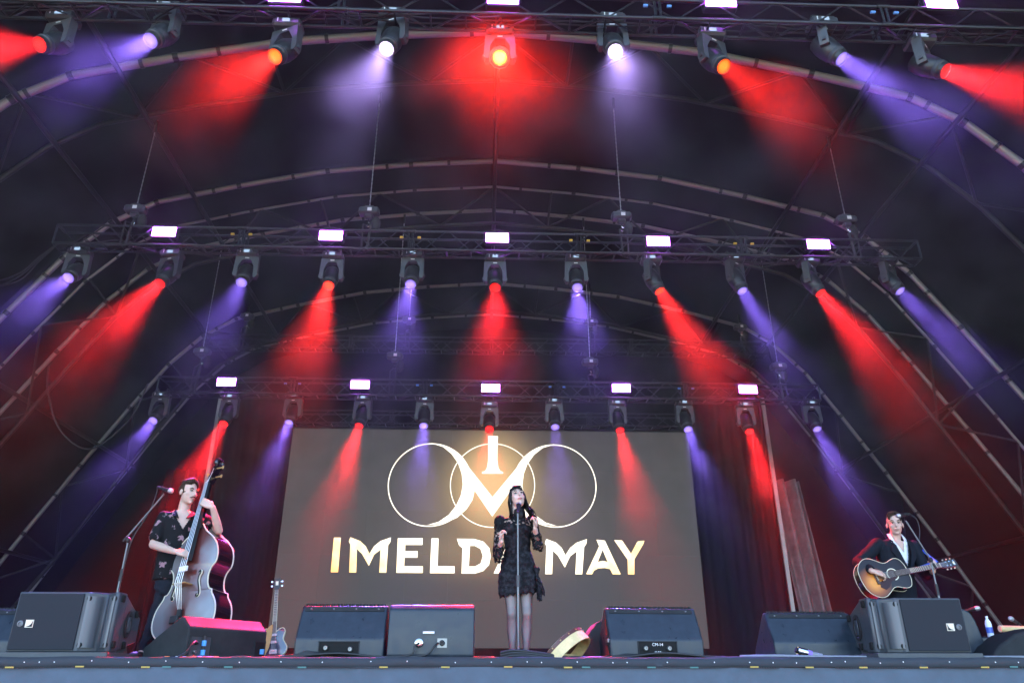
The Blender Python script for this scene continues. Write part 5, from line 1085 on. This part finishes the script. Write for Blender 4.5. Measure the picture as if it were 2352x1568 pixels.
def men_hair(R, hc, HB_, s_, m_top, m_side, seed, rows):
    w = lambda p: hc+HB_ @ (Vector(p)*s_); rf = random.Random(seed)
    b = MB(); b.ell(w((0, -.014, .032)), [k*s_ for k in (.0748, .0958, .0848)], 32, 24, HB_); me = b.mesh('hair_sides', 80)
    cut(me, lambda p: (lambda l: (l.y > .028-.3*max(0, -l.z) and l.z < .066) or l.y > .064 or l.z < -.055 or (l.z < -.02 and l.y > -.03))((HB_.transposed() @ (p-hc))/s_)); mesh_obj('hair_sides', me, M[m_side], R)
    b = MB()
    for k in range(rows):
        x0 = rf.uniform(-.056, .056); y0 = rf.uniform(-.075, .058 if m_top != 'hair_brown' else .04); zc = .032+.083*math.sqrt(max(0, 1-(x0/.075)**2-((y0+.014)/.098)**2))
        if m_top == 'hair_brown': pts = [w((x0, y0+.022, zc-.004)), w((x0*1.05, y0+.012, zc+.016+.014*(y0 > .02))), w((x0*1.05, y0-.03, zc+.012))]
        else: pts = [w((x0, y0, zc-.004)), w((x0*1.03, y0+.01, zc+.014)), w((x0*1.05, y0+.026, zc+.018+rf.uniform(-.004, .008)))]
        cv = curve(pts, 4); b.tube(cv, [.0085*s_*(1-.6*i/(len(cv)-1)) for i in range(len(cv))], 6)
    tag(b.build('hair_top', M[m_top], R, smooth=60), None, kind='stuff')
men_hair(BP, hc, HB_, 1.12, 'hair_brown', 'hair_brown', 3, 240)
b = MB()
for q in (-1, 1): b.tube([w((0, .1, -.048)), w((q*.016, .097, -.049)), w((q*.033, .08, -.06))], [.006, .0065, .003], 6)
b.build('moustache', M['hair_brown'], BP, smooth=80)

# ---- guitarist
YA = 9.12
GP = thing('person', 'man in a dark jacket and open white shirt playing the acoustic guitar', 'person', (A(2062, 1500).x, YA, 0), 'performers')
hc = A(2055, 1204, -.03); HB_ = basis((-.36, -.93, -.03), (.03, 0, 1)); xs = Vector((.99, .1, 0)).normalized()
b = MB(); head_parts(b, hc, HB_, 1.16)
nb = A(2056, 1238, .02); limb(b, [hc+Vector((.01, .03, -.07)), nb, A(2056, 1250, .03)], [.06, .063, .075])
ch, wa, hp_ = A(2057, 1285, .02), A(2060, 1335, .03), A(2062, 1380, .04)
loft(b, [(A(2056, 1243, .02), .09, .07), (A(2056, 1250, .02), .19, .09), (A(2056, 1262, .02), .21, .11), (ch, .19, .125), (wa, .165, .12), (hp_, .17, .12)], xs)
sl, sr = A(2016, 1251, 0), A(2098, 1256, .02)
el_, wl = A(1972, 1291, -.08), A(2003, 1311, -.42); er, wr = A(2128, 1318, -.05), A(2143, 1311, -.3)
limb(b, [sl, el_, wl], [.06, .045, .03]); limb(b, [sr, er, wr], [.06, .045, .03])
hand(b, wl, Vector((1, -.12, -.3)), Vector((.1, .6, -.75)), 1, (.45, .7, .5), 1.2, 0, .35)
hand(b, wr, Vector((.05, -.35, .9)), Vector((-.15, .9, .3)), -1, (.8, 1., .6), 1.05, 0, .5)
legs = []
for hx_, ax_ in ((2048, 2042), (2078, 2084)): hj = A(hx_, 1388, .04); kj = A((hx_+ax_)/2, 1450, .0); an = A(ax_, 1500, .04); an.z = .08; kj.z = .5; legs.append((hj, kj, an)); limb(b, [hj, kj, an], [.09, .06, .045]); limb(b, [an, an+Vector((-.01, -.15, -.04))], [.045, .035])
mesh_obj('body', clean(b, .0068, 4), M['skin_c'], GP); face_bits(GP, hc, HB_, 1.16, 'lips_plain', 'hair_dark')
mat('jacket', (.01, .012, .019), .8, spec=.15, var=(10, .25), bump=(300, .3, .001)); m = mat('shirt_white', (.74, .76, .82), .7, var=(14, .12))
fx = Vector((xs.y, -xs.x, 0)); cen = A(2056, 1250, .02)
b = MB(); loft(b, [(A(2056, 1241, .02), .082, .075), (A(2056, 1250, .02), .16, .098), (A(2056, 1262, .02), .19, .122), (ch, .18, .138), (A(2059, 1320, .03), .16, .13)], xs); me = clean(b, .008, 3); wrinkle(me, .004, 14)
zt2, zb2 = A(2056, 1238).z, A(2056, 1288).z
def vc2(p, zb_, zt_, wd, off_=0.): t = (p.z-zb_)/(zt_-zb_); return (p-cen).dot(fx) > .01 and t > 0 and abs((p-cen).dot(xs)-off_) < wd*t
cut(me, lambda p: vc2(p, A(2056, 1272).z, zt2, .075) or p.z > A(2056, 1244).z); cloth('shirt', me, 'shirt_white', GP, .004)
for q in (-1, 1):
    b = MB(); t0 = nb+xs*(q*.07)+fx*.03+Vector((0, 0, .062)); t1 = cen+xs*(q*.06)+fx*.12+Vector((0, 0, -.03)); t2 = cen+xs*(q*.11)+fx*.1+Vector((0, 0, .01)); t3 = nb+xs*(q*.085)+fx*-.02+Vector((0, 0, .065))
    b.add([t0, t1, t2, t3]+[p+fx*.007+xs*(q*.004) for p in (t0, t1, t2, t3)], [(0, 1, 2, 3), (4, 7, 6, 5), (0, 4, 5, 1), (1, 5, 6, 2), (2, 6, 7, 3), (3, 7, 4, 0)]); b.build('collar', M['shirt_white'], GP)
b = MB(); loft(b, [(A(2056, 1238, .02), .1, .085), (A(2056, 1245, .02), .215, .108), (A(2056, 1260, .02), .235, .135), (ch, .212, .152), (A(2059, 1312, .03), .195, .15), (wa, .195, .15), (A(2062, 1375, .04), .225, .165), (A(2063, 1400, .05), .225, .165)], xs)
for sj, ej, wj in ((sl, el_, wl), (sr, er, wr)): limb(b, [sj, sj.lerp(ej, .5), ej, ej.lerp(wj, .5), ej.lerp(wj, .86)], [.078, .068, .062, .055, .046])
me = clean(b, .0085, 3); wrinkle(me, .007, 9, 5, .7)
cut(me, lambda p: vc2(p, A(2060, 1312).z, A(2056, 1240).z, .1, .0) or (p.z > A(2056, 1243).z and (Vector((p.x, p.y, 0))-Vector((nb.x, nb.y, 0))).length < .085) or min((p-wl).length, (p-wr).length) < .042); cloth('jacket', me, 'jacket', GP, .007)
for q in (-1, 1):       # lapels follow the jacket opening
    b = MB(); P5 = [(.095, 1243, .06), (.115, 1252, .125), (.165, 1266, .12), (.12, 1285, .155), (.02, 1312, .16), (.012, 1308, .165), (.07, 1275, .16), (.088, 1255, .13)]
    pts = [cen+xs*(q*a_)+fx*(f_+.012)+Vector((0, 0, A(2056, y_).z-cen.z)) for a_, y_, f_ in P5]; b.add(pts+[p+fx*.006 for p in pts], [tuple(range(8)), tuple(range(8, 16))]+[(i, (i+1) % 8, 8+(i+1) % 8, 8+i) for i in range(8)]); b.build('lapel', M['jacket'], GP)
b = MB(); loft(b, [(A(2062, 1360, .04), .178, .13), (A(2062, 1392, .04), .18, .13), (A(2062, 1405, .04), .15, .11)], xs)
for hj, kj, an in legs: limb(b, [hj, kj, an+Vector((0, 0, -.02))], [.1, .078, .065])
me = clean(b, .01, 3); wrinkle(me, .007, 12); mesh_obj('trousers', me, M['trousers'], GP)
for hj, kj, an in legs: b = MB(); limb(b, [an+Vector((.0, .03, -.03)), an+Vector((-.01, -.17, -.035))], [.056, .045]); mesh_obj('shoe', clean(b, .008, 3), M['rubber'], GP)
w = lambda p: hc+HB_ @ (Vector(p)*1.16)
men_hair(GP, hc, HB_, 1.16, 'hair_dark', 'shaved', 8, 240)
b = MB(); b.tube([A(2118, 1262, .02), A(2135, 1277, -.12), A(2152, 1288, -.26), AGT @ Vector((-.02, .62, .02))], .02, 6, True, .3); tag(b.build('guitar_strap', M['label_blue'], smooth=60), 'patterned blue strap between the guitarist and his guitar neck', 'strap')
b = MB(); b.tube([A(2132, 1275, -.2), A(2152, 1290, -.24)], .0135, 6, True, .4);
bpy.data.scenes.remove(TMP)
